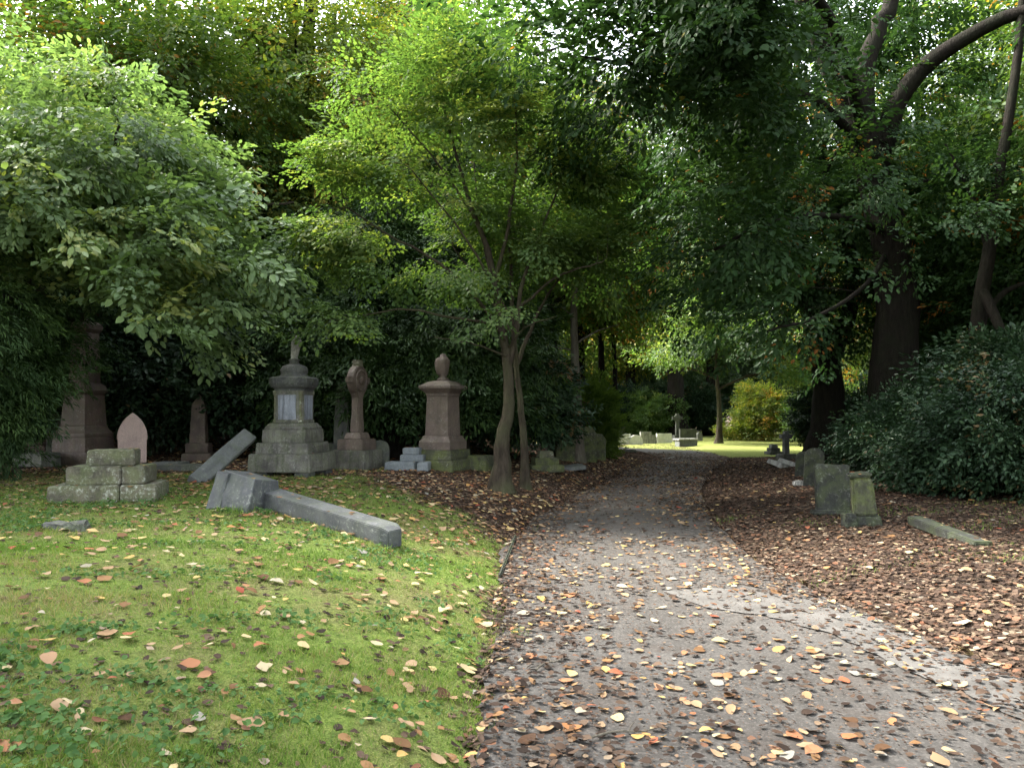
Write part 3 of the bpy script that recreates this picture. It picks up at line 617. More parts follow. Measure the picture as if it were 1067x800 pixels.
def make_tree(name, label, cat, loc, trunk, limbs, ells, n_attr, spr, T, leafmat, bark, group=None, thresh=-.2, nf=1.2, twig_r=.010, tintmix=(.5, .22, .12), yellow=None, shell=.5, sides=12, flare=True, spread=.35, out_bias=.6, upj=.3, droop=-.1, scale=(.75, 1.25), min_z=None, tip=2, pf=None):
    """trunk/limbs/ells are given in metres relative to loc. Tree > trunk, limb..., branches, crown"""
    loc = np.array(loc, float)
    root = thing(name, label, cat, tuple(loc), 0, group)
    nodes, nrad, ndir, nown, geo = [], [], [], [], []
    def add_path(pts, r0, r1, n, s, part, fl=None):
        q = smooth_path(pts, n); w = np.linspace(0, 1, n)
        q[1:-1] += rng.normal(0, (.03 if part == 'trunk' else .08) * r0 + .005, (n - 2, 3))
        rad = r0 + (r1 - r0) * w ** .85
        geo.append((part, [tube(q, rad, s, fl)]))
        d = unit(np.gradient(q, axis=0))
        for i in range(max(1, n // 4) if part == 'trunk' else 2, n): nodes.append(q[i]); nrad.append(rad[i]); ndir.append(d[i]); nown.append(len(geo) - 1)
    fl = (lambda w, a: 1 + (.75 * np.exp(-w * 16)) * (1 + .35 * np.cos(3 * a + 1)) + .05 * np.cos(5 * a + w * 9)) if flare else None
    add_path(trunk[0], trunk[1], trunk[2], 26, sides, 'trunk', fl)
    for pts, r0, r1 in limbs: add_path(pts, r0, r1, 14, max(6, sides - 4), 'limb')
    A = in_ells(ells, n_attr, thresh, nf, shell)
    if min_z is not None: A = A[A[:, 2] > min_z]
    NP = np.zeros((len(nodes) + len(A) * 4 + 10, 3)); NR = np.zeros(len(NP)); ND = np.zeros_like(NP)
    c0 = len(nodes); NP[:c0] = nodes; NR[:c0] = nrad; ND[:c0] = ndir; NO = np.zeros(len(NP), int); NO[:c0] = nown
    d0 = np.array([np.min(np.sum((NP[:c0] - a) ** 2, 1)) for a in A]); A = A[np.argsort(d0)]
    cnt = c0; tw = []; ends, edir = [], []
    for a in A:
        dv = a - NP[:cnt]; dist = np.sqrt((dv * dv).sum(1)) + 1e-6
        cosang = (dv * ND[:cnt]).sum(1) / dist
        cost = dist * (1 + .45 * (1 - cosang)) + .25 * (NR[:cnt] < .006)
        k = int(np.argmin(cost)); s_ = NP[k]; L = dist[k]
        h = s_ + unit(ND[k] * .6 + unit(dv[k]) * .8 + np.array([0, 0, .15])) * L * .5
        w = np.linspace(0, 1, 5)[:, None]
        q = (1 - w) ** 2 * s_ + 2 * w * (1 - w) * h + w * w * a
        q[1:-1] += rng.normal(0, .03 * L, (3, 3))
        r0 = min(NR[k] * .7, twig_r * (.45 + .75 * L ** .8)); rad = r0 + (.0035 - r0) * w[:, 0] if r0 > .0035 else np.full(5, r0)
        geo[NO[k]][1].append(tube(q, rad, 5 if r0 > .012 else 4)); NO[cnt:cnt + 4] = NO[k]
        dd = unit(np.gradient(q, axis=0))
        NP[cnt:cnt + 4] = q[1:]; NR[cnt:cnt + 4] = rad[1:]; ND[cnt:cnt + 4] = dd[1:]; cnt += 4
        ends.append(q[tip:]); edir.append(dd[tip:])
    for part, lst in geo: link(part, tubes_mesh(part, lst, bark), root)
    E = np.array(ends); D = np.array(edir)
    cen = np.array([np.average([e[k] for e in ells], weights=[e[3] * e[4] * e[5] for e in ells]) for k in range(3)])
    n = len(E) * spr
    k = np.repeat(np.arange(len(E)), spr); j = rng.integers(0, 5 - tip, n)
    P = E[k, j] + rng.normal(0, spread * .5, (n, 3)) * np.array([1, 1, .6])
    if pf is not None:
        kk = pf(P); P, k, j = P[kk], k[kk], j[kk]; n = len(P)
    outw = unit((P - cen) * np.array([1, 1, .25]))
    Dn = unit(D[k, j] * .6 + outw * out_bias + rng.normal(0, .5, (n, 3)) * np.array([1, 1, .45])); Dn[:, 2] += droop
    V = place_sprays(T, P, Dn, rng.uniform(scale[0], scale[1], n), upj)
    K = T.shape[1]
    tint = rng.normal(tintmix[0], tintmix[1], len(E))[k][:, None] + rng.normal(0, tintmix[2], (n, K)) + .12 * wave(P[:, 0], P[:, 1], P[:, 2], .9)[:, None]
    if yellow is not None: tint += yellow(P)[:, None]
    link('crown', np_mesh('crown', V, leaf_faces(n * K), leafmat, np.repeat(np.clip(tint, 0, 1).ravel(), 2)), root)
    return root
def rel(loc, *pts): return [tuple(Vector(p) - Vector(loc)) for p in pts]

T_big = spray_templates(8, 30, .62, .28, .118, .62, 60, .4)
T_acer = spray_templates(8, 32, .55, .30, .068, .85, 70, .22, .03)
T_beech = spray_templates(8, 22, .66, .28, .12, .62, 50, .3, .04)
T_wood = spray_templates(8, 20, .85, .38, .15, .62, 55, .45, .08)
T_yew = spray_templates(8, 46, .60, .17, .085, .24, 55, .25, .03)
T_con = spray_templates(8, 42, .85, .3, .13, .30, 50, .35, .05)
T_holly = spray_templates(8, 20, .34, .17, .085, .5, 65, .6, .12)
T_shrub = spray_templates(8, 20, .5, .25, .13, .5, 65, .55, .12)
T_thuja = spray_templates(8, 26, .3, .12, .10, .25, 40, .4, .08)

# ------------------------------------------------------------------ left foreground trees
loc = (-9.5, 17.4, Hs(-9.5, 17.4))
make_tree('broadleaf_tree', 'bright light green broadleaf tree with spreading crown over the red pillar and stepped base', 'tree', loc,
          (rel(loc, loc, (-9.5, 17.3, 2.4), (-9.45, 16.9, 3.4), (-9.0, 15.8, 4.6), (-8.2, 14.2, 6.4)), .19, .04),
          [(rel(loc, (-9.5, 17.2, 2.7), (-9.2, 16.5, 3.55), (-8.2, 15.4, 4.25), (-7.0, 14.2, 4.6), (-5.4, 13.0, 4.4)), .11, .025),
           (rel(loc, (-8.2, 15.4, 4.2), (-7.2, 14.4, 4.0), (-6.2, 13.6, 3.7), (-5.2, 13.0, 3.4)), .05, .02),
           (rel(loc, (-9.4, 16.8, 3.5), (-9.8, 15, 4.5), (-10.2, 13.4, 5.1), (-10.6, 12.3, 5.5)), .09, .02),
           (rel(loc, (-8.9, 15.6, 4.7), (-7.8, 14.2, 5.3), (-6.8, 12.9, 5.8), (-6.3, 12.2, 6.2)), .07, .02),
           (rel(loc, (-8.8, 15.4, 4.9), (-9.0, 13.6, 5.5), (-9.1, 12.0, 6.0), (-9.2, 11.2, 6.2)), .07, .02)],
          [tuple(np.array(e[:3]) - np.array(loc)) + e[3:] for e in ((-8.0, 12.9, 5.4, 3.0, 2.4, 2.2), (-5.6, 12.5, 4.0, 2.0, 1.8, 1.5), (-10.6, 12.2, 5.4, 3.0, 2.6, 2.2), (-5.0, 12.6, 2.9, 1.4, 1.4, .8), (-6.7, 12.6, 4.8, 2.2, 2, 1.8))],
          820, 4, T_big, M['lit_leaf'], M['bark_mid'], thresh=-.45, nf=1.5, shell=.42, upj=.35, droop=-.2, tip=3, pf=lambda P: P[:, 2] + loc[2] > 1.78 + np.interp((P[:, 0] + loc[0]) / (P[:, 1] + loc[1]), [-.664, -.54, -.452, -.415, -.365, -.315, -.278, -.25], [140, 125, 85, 40, 48, 88, 130, 160]) / 803 * (P[:, 1] + loc[1]))
loc = (-9.4, 12.4, Hs(-9.4, 12.4))
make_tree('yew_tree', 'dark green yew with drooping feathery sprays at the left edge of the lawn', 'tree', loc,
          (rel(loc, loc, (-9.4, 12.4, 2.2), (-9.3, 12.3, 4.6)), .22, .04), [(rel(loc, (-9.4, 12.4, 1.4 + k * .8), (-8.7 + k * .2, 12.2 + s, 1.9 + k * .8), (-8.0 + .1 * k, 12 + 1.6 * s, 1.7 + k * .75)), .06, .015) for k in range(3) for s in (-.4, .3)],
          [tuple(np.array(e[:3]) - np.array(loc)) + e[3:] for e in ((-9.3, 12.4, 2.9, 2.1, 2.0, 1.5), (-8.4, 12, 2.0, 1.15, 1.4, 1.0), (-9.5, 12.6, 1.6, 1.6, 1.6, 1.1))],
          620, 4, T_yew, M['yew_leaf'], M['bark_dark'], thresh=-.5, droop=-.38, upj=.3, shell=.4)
# the maple
loc = tuple(ground(523, 512)); lx, ly, lz = loc
make_tree('young_maple', 'young maple with crooked trunk and layered yellow-green crown at the path edge', 'tree', loc,
          ([(0, 0, -.05), (-.01, 0, .5), (.01, 0, .95), (.11, .02, 1.4), (.11, .05, 2.1), (0, .1, 2.9), (-.22, .1, 4.1), (-.65, .1, 5.3), (-1.1, .1, 7.0)], .165, .02),
          [([(.11, .05, 2.15), (.26, .1, 2.9), (.34, .1, 3.6), (.7, .3, 4.6), (1.0, .5, 5.4)], .06, .015), ([(.08, .05, 2.6), (-.5, 0, 3.4), (-1.2, -.2, 4.0), (-1.9, -.4, 4.35), (-2.6, -.5, 4.8)], .042, .012),
           ([(.0, .1, 2.9), (-.9, -.1, 3.0), (-1.7, -.4, 3.1), (-2.6, -.6, 2.9)], .03, .010), ([(-.1, .1, 3.6), (.1, -.2, 4.6), (.25, -.5, 5.6), (.2, -.7, 6.8)], .04, .012),
           ([(-.2, .1, 3.8), (-.4, .6, 4.8), (-.55, 1.0, 6.1)], .035, .012), ([(.3, .1, 3.2), (1.0, -.2, 3.7), (1.7, -.4, 3.9)], .03, .010), ([(.12, .05, 2.3), (-.4, -.3, 2.5), (-1.1, -.7, 2.6)], .02, .008), ([(.12, .05, 2.5), (.4, -.3, 2.8), (.9, -.6, 2.95)], .02, .008), ([(-.5, .1, 4.8), (-1.2, 0, 5.8), (-2.1, -.2, 6.8)], .025, .01), ([(.15, 0, 3.0), (-.6, -.3, 4.3), (-1.5, -.6, 5.4)], .03, .01)],
          [(-1.7, 0, 7.0, 1.3, 1.1, .7), (-2.4, -.3, 5.5, 1.0, 1.0, .6), (-2.6, -.4, 4.4, .8, .8, .35), (-2.7, -.5, 2.95, .75, .7, .3), (-.4, 0, 5.2, 1.2, 1.0, .35), (.35, -.4, 2.95, 1.0, .8, .2), (1.0, .1, 4.4, 1.0, 1.0, .45), (.1, 0, 6.4, 1.2, 1.2, .7), (-1.1, -.2, 3.75, 1.0, .9, .25), (-2.1, -.3, 3.75, .8, .8, .25), (-.6, 0, 7.6, 1.4, 1.2, .6), (1.3, .3, 5.6, .9, .9, .6)],
          430, 4, T_acer, M['acer_leaf'], M['bark_mid'], thresh=0.0, nf=2.6, twig_r=.008, upj=.14, droop=-.06, spread=.22, tip=3, yellow=lambda P: .30 * sstep(2.6, 6.0, P[:, 2] - P[:, 0] * .6) - .2)
q = at(548, 482, 14.2); loc = (q.x, 14.2, Hs(q.x, 14.2))
make_tree('leaning_maple', 'thin leaning second maple stem standing just behind the crooked maple trunk', 'tree', loc,
          ([(0, 0, -.05), (-.04, 0, .9), (-.13, 0, 1.9), (-.25, 0, 3.2), (-.3, .1, 5.0)], .085, .025), [([(-.2, 0, 2.2), (.3, .3, 3.4), (.9, .5, 4.3)], .045, .012), ([(-.28, 0, 2.9), (-.9, .3, 3.9), (-1.4, .6, 4.6)], .04, .012)],
          [(0, .4, 5.0, 1.8, 1.4, .9), (1.1, .4, 4.2, 1.2, 1.2, .6)], 150, 4, T_acer, M['acer_leaf'], M['bark_mid'], thresh=-.2, nf=1.9, upj=.16, yellow=lambda P: np.full(len(P), -.15))

# ------------------------------------------------------------------ right big trees
S = 19 / FPX
def B(px, py, d=19.0): return tuple(at(px, py, d))
bl = (at(931, 490, 19).x, 19.0); loc = (bl[0], 19.0, Hs(*bl))
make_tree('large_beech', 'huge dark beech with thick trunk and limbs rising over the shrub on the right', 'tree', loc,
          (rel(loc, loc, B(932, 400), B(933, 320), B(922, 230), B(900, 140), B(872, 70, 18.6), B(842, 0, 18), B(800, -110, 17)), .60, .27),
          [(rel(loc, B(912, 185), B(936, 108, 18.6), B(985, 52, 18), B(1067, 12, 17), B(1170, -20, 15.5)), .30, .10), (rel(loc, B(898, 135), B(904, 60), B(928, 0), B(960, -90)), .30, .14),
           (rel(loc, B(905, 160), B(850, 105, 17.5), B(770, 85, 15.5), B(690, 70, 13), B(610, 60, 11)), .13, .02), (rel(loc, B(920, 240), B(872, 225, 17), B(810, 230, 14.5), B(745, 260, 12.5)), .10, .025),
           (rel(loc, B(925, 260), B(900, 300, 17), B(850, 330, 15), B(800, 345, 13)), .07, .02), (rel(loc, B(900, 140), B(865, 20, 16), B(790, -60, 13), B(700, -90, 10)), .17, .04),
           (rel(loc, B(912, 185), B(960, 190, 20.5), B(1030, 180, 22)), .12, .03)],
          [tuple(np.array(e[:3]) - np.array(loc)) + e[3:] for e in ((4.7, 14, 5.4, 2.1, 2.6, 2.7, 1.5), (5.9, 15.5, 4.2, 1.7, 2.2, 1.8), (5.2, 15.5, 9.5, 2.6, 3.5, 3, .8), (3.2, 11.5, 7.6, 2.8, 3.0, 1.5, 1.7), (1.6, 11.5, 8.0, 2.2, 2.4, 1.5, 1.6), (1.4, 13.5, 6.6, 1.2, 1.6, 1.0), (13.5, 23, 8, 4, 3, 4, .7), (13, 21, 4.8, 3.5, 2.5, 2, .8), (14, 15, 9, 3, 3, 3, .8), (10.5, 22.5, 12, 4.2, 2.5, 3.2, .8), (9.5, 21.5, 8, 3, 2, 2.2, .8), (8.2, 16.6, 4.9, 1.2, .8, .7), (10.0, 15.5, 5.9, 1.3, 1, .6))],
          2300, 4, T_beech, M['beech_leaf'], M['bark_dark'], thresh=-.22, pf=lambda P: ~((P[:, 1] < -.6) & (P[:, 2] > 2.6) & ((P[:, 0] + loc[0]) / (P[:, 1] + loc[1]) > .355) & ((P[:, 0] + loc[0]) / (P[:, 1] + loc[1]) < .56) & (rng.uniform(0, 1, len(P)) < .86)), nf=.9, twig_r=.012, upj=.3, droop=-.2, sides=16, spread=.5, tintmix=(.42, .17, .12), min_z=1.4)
al = (at(864, 482, 22).x, 22.0); loc = (al[0], 22, Hs(*al))
def A_(px, py, d=22.0): return tuple(at(px, py, d))
make_tree('forked_tree', 'dark forked tree standing beside the bend of the path above the row of headstones', 'tree', loc,
          (rel(loc, loc, A_(863, 430), A_(860, 375), A_(846, 320), A_(832, 250), A_(824, 170), A_(815, 60)), .50, .2),
          [(rel(loc, A_(862, 380), A_(882, 330), A_(888, 270), A_(868, 205), A_(850, 120)), .27, .12), (rel(loc, A_(846, 320), A_(800, 270, 21), A_(740, 230, 20)), .12, .03), (rel(loc, A_(832, 250), A_(860, 180, 20), A_(900, 120, 19)), .12, .03)],
          [tuple(np.array(e[:3]) - np.array(loc)) + e[3:] for e in ((7.5, 21, 8, 5, 4.5, 4), (6.2, 19.5, 5, 2.6, 2.5, 2.4), (8.6, 20.5, 5.0, 2.5, 2, 1.8))],
          650, 4, T_beech, M['beech_leaf'], M['bark_dark'], thresh=-.2, nf=.9, twig_r=.013, droop=-.2, spread=.5, sides=14)
cl = (at(1020, 430, 17).x, 17.0); loc = (cl[0], 17, Hs(*cl))
def C_(px, py, d=17.0): return tuple(at(px, py, d))
make_tree('shaded_tree', 'dark crooked tree with low spreading limbs at the right edge behind the shrub', 'tree', loc,
          (rel(loc, loc, C_(1017, 380), C_(1020, 330), C_(1030, 260), C_(1042, 180), C_(1060, 60), C_(1078, -110)), .22, .07),
          [(rel(loc, C_(1018, 345), C_(1040, 310), C_(1067, 295), C_(1110, 280)), .09, .03), (rel(loc, C_(1022, 300), C_(1062, 380, 16), C_(1085, 420, 15.5)), .12, .05), (rel(loc, C_(1030, 260), C_(1010, 200), C_(985, 150)), .07, .02)],
          [tuple(np.array(e[:3]) - np.array(loc)) + e[3:] for e in ((12.5, 18, 7, 3.0, 2.6, 2.4), (12.5, 19, 4.8, 2.6, 2, 1.5))],
          300, 4, T_beech, M['beech_leaf'], M['bark_dark'], thresh=-.2)
# holly mass at right
def shrub(name, label, loc, ells, n, spr, T, mat, group=None, **k):
    st = [([(0, 0, 0), (random.uniform(-.3, .3), random.uniform(-.3, .3), ells[0][2] * .6), (ells[i % len(ells)][0] * .8, ells[i % len(ells)][1] * .8, ells[i % len(ells)][2])], .05, .015) for i in range(5)]
    kw = dict(thresh=-.6, nf=1.6, shell=.38, flare=False, sides=8, upj=.6, droop=.0, spread=.35, out_bias=.9, min_z=.02); kw.update(k)
    return make_tree(name, label, 'shrub', loc, st[0], st[1:], ells, n, spr, T, mat, M['bark_dark'], group, **kw)
loc = (8.3, 12.5, Hs(8.3, 12.5))
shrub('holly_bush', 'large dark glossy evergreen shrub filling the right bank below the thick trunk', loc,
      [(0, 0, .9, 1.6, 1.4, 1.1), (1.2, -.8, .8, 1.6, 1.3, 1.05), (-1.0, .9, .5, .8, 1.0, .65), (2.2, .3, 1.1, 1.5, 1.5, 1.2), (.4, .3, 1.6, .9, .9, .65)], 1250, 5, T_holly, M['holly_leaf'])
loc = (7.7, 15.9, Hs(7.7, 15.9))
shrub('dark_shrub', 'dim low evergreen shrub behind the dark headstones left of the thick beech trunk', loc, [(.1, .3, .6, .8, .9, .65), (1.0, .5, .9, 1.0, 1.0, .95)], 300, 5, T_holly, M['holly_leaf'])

# ------------------------------------------------------------------ woodland behind
def auto_limbs(h, r, n, z0=.3, reach=.33, up=.22):
    o = []
    for k in range(n):
        a = k * 2.4 + random.uniform(-.4, .4); z = h * (z0 + (.85 - z0) * k / n); L = h * reach * (1.1 - .6 * k / n)
        o.append(([(0, 0, z), (math.cos(a) * L * .5, math.sin(a) * L * .5, z + L * up), (math.cos(a) * L, math.sin(a) * L, z + L * (up + .05))], r * (.42 - .25 * k / n), .03))
    return o
far = (0, 0, 0)
proto_w = make_tree('woodland_tree', 'x', 'tree', far, ([(0, 0, -.3), (.1, 0, 5), (-.1, .1, 10), (0, 0, 16)], .38, .08), auto_limbs(16, .38, 11), [(0, 0, 10.5, 5, 5, 6), (1.5, 1, 6.5, 4.2, 4.2, 3.2), (-2, -1, 7.5, 3.5, 3.5, 3)], 720, 4, T_wood, M['wood_leaf'], M['bark_dark'], thresh=-.15, nf=.8, twig_r=.014, spread=.7, droop=-.22)
proto_w2 = make_tree('turning_tree', 'x', 'tree', far, ([(0, 0, -.3), (-.2, 0, 5), (.2, .1, 10), (0, 0, 15)], .34, .08), auto_limbs(15, .34, 10), [(0, 0, 9.5, 4.6, 4.6, 5.5), (-1.5, 1, 6.0, 4, 4, 2.6)], 580, 4, T_wood, M['gold_leaf'], M['bark_dark'], thresh=-.15, nf=.8, twig_r=.014, spread=.7, droop=-.22, tintmix=(.35, .25, .15))
proto_c = make_tree('conifer_tree', 'x', 'tree', far, ([(0, 0, -.3), (.05, 0, 5), (0, 0, 10), (0, 0, 16)], .34, .05), auto_limbs(16, .3, 16, .12, .22, -.05), [(0, 0, 4.5, 3.0, 3.0, 3.2), (0, 0, 9, 2.5, 2.5, 4), (0, 0, 13.0, 1.6, 1.6, 3)], 900, 5, T_con, M['yew_leaf'], M['bark_dark'], thresh=-.3, nf=1.1, spread=.6, droop=-.5)
proto_s = shrub('laurel_shrub', 'x', far, [(0, 0, 1.5, 2.2, 1.8, 1.6), (1.2, .3, 2.2, 1.6, 1.4, 1.4), (-1.3, .2, 1.9, 1.7, 1.4, 1.5)], 720, 5, T_shrub, M['holly_leaf'], min_z=.8)
proto_y = make_tree('yew_thicket', 'x', 'tree', far, ([(0, 0, -.2), (.1, 0, 3), (0, .1, 6.5)], .25, .05), auto_limbs(6.5, .25, 9, .1, .3, .1), [(0, 0, 2.6, 2.4, 2.2, 2.6), (.6, 0, 4.8, 1.9, 1.8, 2.0)], 760, 5, T_con, M['yew_leaf'], M['bark_dark'], thresh=-.5, nf=1.3, spread=.5, droop=-.4, min_z=1.3)
proto_g = shrub('light_shrub', 'x', far, [(0, 0, 1.2, 1.6, 1.5, 1.1), (1.3, .2, 2.0, 1.2, 1.2, 1.1), (-.9, .2, 2.6, 1.0, 1.0, .8)], 360, 4, T_shrub, M['acer_leaf'], tintmix=(.35, .2, .12), thresh=0, nf=2.0)
proto_o = shrub('yellow_shrub', 'x', far, [(0, 0, 1.5, 1.8, 1.6, 1.3), (-1.3, .2, 1.0, 1.4, 1.2, .9), (1.6, 0, 2.2, 1.3, 1.1, 1.0), (-.5, 0, 2.8, 1.0, .9, .7)], 380, 4, T_shrub, M['gold_leaf'], tintmix=(.4, .22, .14), thresh=0, nf=2.0)
protos = [proto_w, proto_w2, proto_c, proto_s, proto_y, proto_g, proto_o]
def put(proto, x, y, s=1.0, label=None, cat='tree', group=None, sink=.0):
    return dup(proto, (x, y, Hs(x, y) - sink), random.uniform(0, 6.28), s, label, cat, group)
# evergreen understorey right behind the monuments
for x, y, s, pr, lab in ((-11.6, 17.8, 1.15, proto_y, 'dark yew filling the left edge behind the drooping yew sprays'), (-9.4, 19.4, 1.0, proto_s, 'dark laurel mass directly behind the red pillar'), (-6.6, 20.3, 1.1, proto_s, 'dark laurel mass behind the small red obelisk'),
                         (-4.9, 19.2, .85, proto_y, 'dark yew behind the urn monument'), (-2.9, 18.6, .95, proto_y, 'dark yew behind the wheel cross'), (-1.2, 18.4, .9, proto_y, 'dark yew behind the column monument'),
                         (.2, 20.2, .85, proto_s, 'dark laurel mass behind the two maple trunks'), (-7.9, 22.5, 1.2, proto_y, 'tall dark yew on the slope between the red pillar and the small obelisk'), (-13, 21, 1.3, proto_y, 'tall dark yew on the far left slope'), (-2.0, 22.5, 1.2, proto_y, 'tall dark yew on the slope above the column monument')):
    put(pr, x, y, s, lab, 'shrub' if pr is proto_s else 'tree', 'evergreens behind the monuments', .05)
GW = 'trees of the wood behind the monuments'
for x, y, s, pr, lab in ((-13.5, 23, 1.0, proto_w, 'tall green woodland tree rising above the bright broadleaf tree'), (-6.6, 23.4, .95, proto_w2, 'tall tree with yellow and orange leaves above the urn monument'),
                         (-2.2, 28, 1.15, proto_w, 'tall green woodland tree showing behind the maple crown'), (-5, 36, 1.2, proto_c, 'tall dark conifer deep in the wood above the wheel cross'), (-22, 24, 1.1, proto_w, 'tall green tree at the far left of the wood')):
    put(pr, x, y, s, lab, 'tree', GW, .1)
GM = 'trees beyond the bend of the path'
for x, y, s, pr, lab in ((2.6, 31, .95, proto_w, 'mid green tree beyond the slender tree left of the path bend'), (-10.5, 37, 1.0, proto_c, 'grey-green conifer standing left of the white headstones'), (-7, 54, 1.1, proto_w, 'green tree behind the conifer above the white headstones'), (-6.5, 51, .9, proto_c, 'dark conifer deep left of the sunny lawn'),
                         (5, 58, 1.3, proto_w, 'far green tree behind the white headstones'), (9, 57, 1.3, proto_w2, 'far yellow-green tree behind the standing cross'), (14, 54, 1.2, proto_w, 'far green tree right of the standing cross'), (23, 52, 1.0, proto_w2, 'turning tree behind the yellow shrub'), (0, 60, 1.2, proto_w, 'far green tree at the left end of the lawn'), (29, 60, 1.2, proto_w, 'far green tree behind the forked trunk'), (10.8, 50.5, 1.55, proto_w, 'broad green tree over the sapling on the sunny lawn'), (7, 70, 1.7, proto_w, 'tallest tree far behind the sunny lawn')):
    put(pr, x, y, s, lab, 'tree', GM, .05)
GR = 'trees behind the right bank'
for x, y, s, pr, lab in ((15.5, 33, .8, proto_w, 'green tree filling the gap between the forked and thick trunks'), (14.6, 27.5, 1.05, proto_w, 'green tree just behind the forked trunk on the right bank'), (19, 26, 1.05, proto_w, 'green tree behind the thick beech trunk'), (22, 34, 1.1, proto_w2, 'yellowing tree far behind the thick beech trunk'), (17, 19.5, 1.0, proto_w, 'green tree behind the dark crooked tree'), (26, 27, 1.1, proto_w, 'green tree farthest right in the wood')):
    put(pr, x, y, s, lab, 'tree', GR, .05)
for x, y, s, pr, lab, cat in ((13, 20.5, .8, proto_s, 'dark laurel behind the glossy shrub on the right', 'shrub'), (10.8, 15.2, .85, proto_s, 'dark laurel at the right edge behind the glossy shrub', 'shrub'), (14.5, 25, .9, proto_y, 'dim yew between the thick trunk and the crooked tree', 'tree'), (11.8, 27, .7, proto_s, 'dark laurel behind the forked trunk', 'shrub')):
    put(pr, x, y, s, lab, cat, 'undergrowth on the right bank', .05)
for x, y, s, pr, lab, cat in ((4.2, 53, 1.0, proto_s, 'dark shrub behind the leftmost white headstones', 'shrub'), (8.5, 55, 1.0, proto_s, 'dark shrub behind the standing cross on the lawn', 'shrub'), (12.5, 54, 1.0, proto_s, 'dark shrub behind the sapling on the lawn', 'shrub'), (9.2, 51.5, .95, proto_g, 'pale green shrub beside the standing cross', 'shrub'), (17.5, 52, 1.0, proto_s, 'dark shrub between the sapling and the yellow shrub', 'shrub'),
                              (14.0, 43, .95, proto_o, 'golden yellow shrub at the right end of the sunny lawn', 'shrub'), (14.8, 35.5, .8, proto_g, 'light green shrub at the lawn edge right of the grey cross stone', 'shrub'), (16, 40, 1.0, proto_g, 'light green shrub beyond the golden shrub', 'shrub'), (0.5, 53, .9, proto_y, 'dark yew at the left end of the sunny lawn', 'tree'), (20, 47, 1.2, proto_s, 'dark shrub beyond the golden shrub', 'shrub')):
    put(pr, x, y, s, lab, cat, 'shrubs round the far lawn', .05)
for k in range(10): put(proto_y, -4 + 4.2 * k, 66 + (k % 3) * 1.5, 1.5, 'far dark yew in the row closing the view behind the sunny lawn', 'tree', 'dark yews closing the view behind the lawn', .05)
# the slender tree with bare pale branches, thin trunks, conifer bush, sapling
q = at(602, 478, 21); loc = (q.x, 21, Hs(q.x, 21))
def D_(px, py, d=21.0): return tuple(at(px, py, d))
make_tree('slender_tree', 'slender straight tree with pale bare side branches left of the path bend', 'tree', loc, (rel(loc, loc, D_(600, 400), D_(598, 330), D_(600, 260), D_(597, 100)), .15, .05),
          [(rel(loc, D_(600, 365), D_(575, 362), D_(565, 366)), .025, .01), (rel(loc, D_(600, 358), D_(622, 345), D_(645, 338)), .03, .01), (rel(loc, D_(598, 330), D_(580, 318), D_(560, 320)), .022, .01), (rel(loc, D_(598, 300), D_(615, 270), D_(618, 240)), .03, .01), (rel(loc, D_(599, 280), D_(585, 250), D_(588, 220)), .03, .01)],
          [(0, 0, 7.2, 2.0, 2.0, 2.6)], 200, 4, T_wood, M['wood_leaf'], M['bark_pale'], thresh=-.2)
for px, d_, r_, lab in ((576, 25, .19, 'dark straight trunk seen between the maple stems and the slender tree'), (626, 30, .17, 'dark trunk just right of the slender tree'), (640, 33, .13, 'thin dark trunk left of the sunny lawn')):
    q = at(px, 450, d_); loc = (q.x, d_, Hs(q.x, d_))
    make_tree('dark_trunk_tree', lab, 'tree', loc, ([(0, 0, -.2), (.05, 0, 3), (-.05, .1, 6.5), (0, 0, 11)], r_, .06), auto_limbs(11, r_, 5, .45, .2), [(0, 0, 8.5, 2.6, 2.6, 3)], 220, 4, T_wood, M['wood_leaf'], M['bark_dark'], thresh=-.2)
q = at(623, 470, 24.5); loc = (q.x, 24.5, Hs(q.x, 24.5))
shrub('bright_conifer', 'small bright yellow-green conifer bush at the corner of the path bend', loc, [(0, 0, .9, .5, .5, .95), (0, 0, 1.7, .35, .35, .8)], 260, 6, T_thuja, M['thuja_leaf'], shell=.35, droop=.4)
q = ground(749, 462); loc = tuple(q)
make_tree('lawn_sapling', 'thin trunked young tree on the sunny lawn left of the golden shrub', 'tree', loc, ([(0, 0, -.1), (.05, 0, 1.8), (-.1, 0, 4), (0, 0, 7)], .17, .05), auto_limbs(7, .16, 7, .4, .4), [(0, 0, 6.2, 2.4, 2.2, 1.6), (2.6, -1, 5.2, 2.2, 2, 1.3), (-2.4, 0, 4.8, 1.7, 1.6, .9), (3.6, -1.5, 3.9, 1.4, 1.3, .8)], 300, 4, T_wood, M['acer_leaf'], M['bark_mid'], thresh=-.05, nf=1.6)
q = at(157, 360, 19.8); loc = (q.x, 19.8, Hs(q.x, 19.8))
make_tree('straight_trunk_tree', 'straight grey trunk half hidden behind the bright broadleaf crown', 'tree', loc, ([(0, 0, -.2), (0, 0, 3), (.1, 0, 7), (0, .2, 12)], .24, .07), auto_limbs(12, .24, 7, .45, .28), [(0, 0, 9.5, 3.6, 3.4, 3.4)], 420, 4, T_wood, M['wood_leaf'], M['bark_mid'], thresh=-.2)
q = at(322, 330, 22.5); loc = (q.x, 22.5, Hs(q.x, 22.5))
def E_(px, py, d=22.5): return tuple(at(px, py, d))
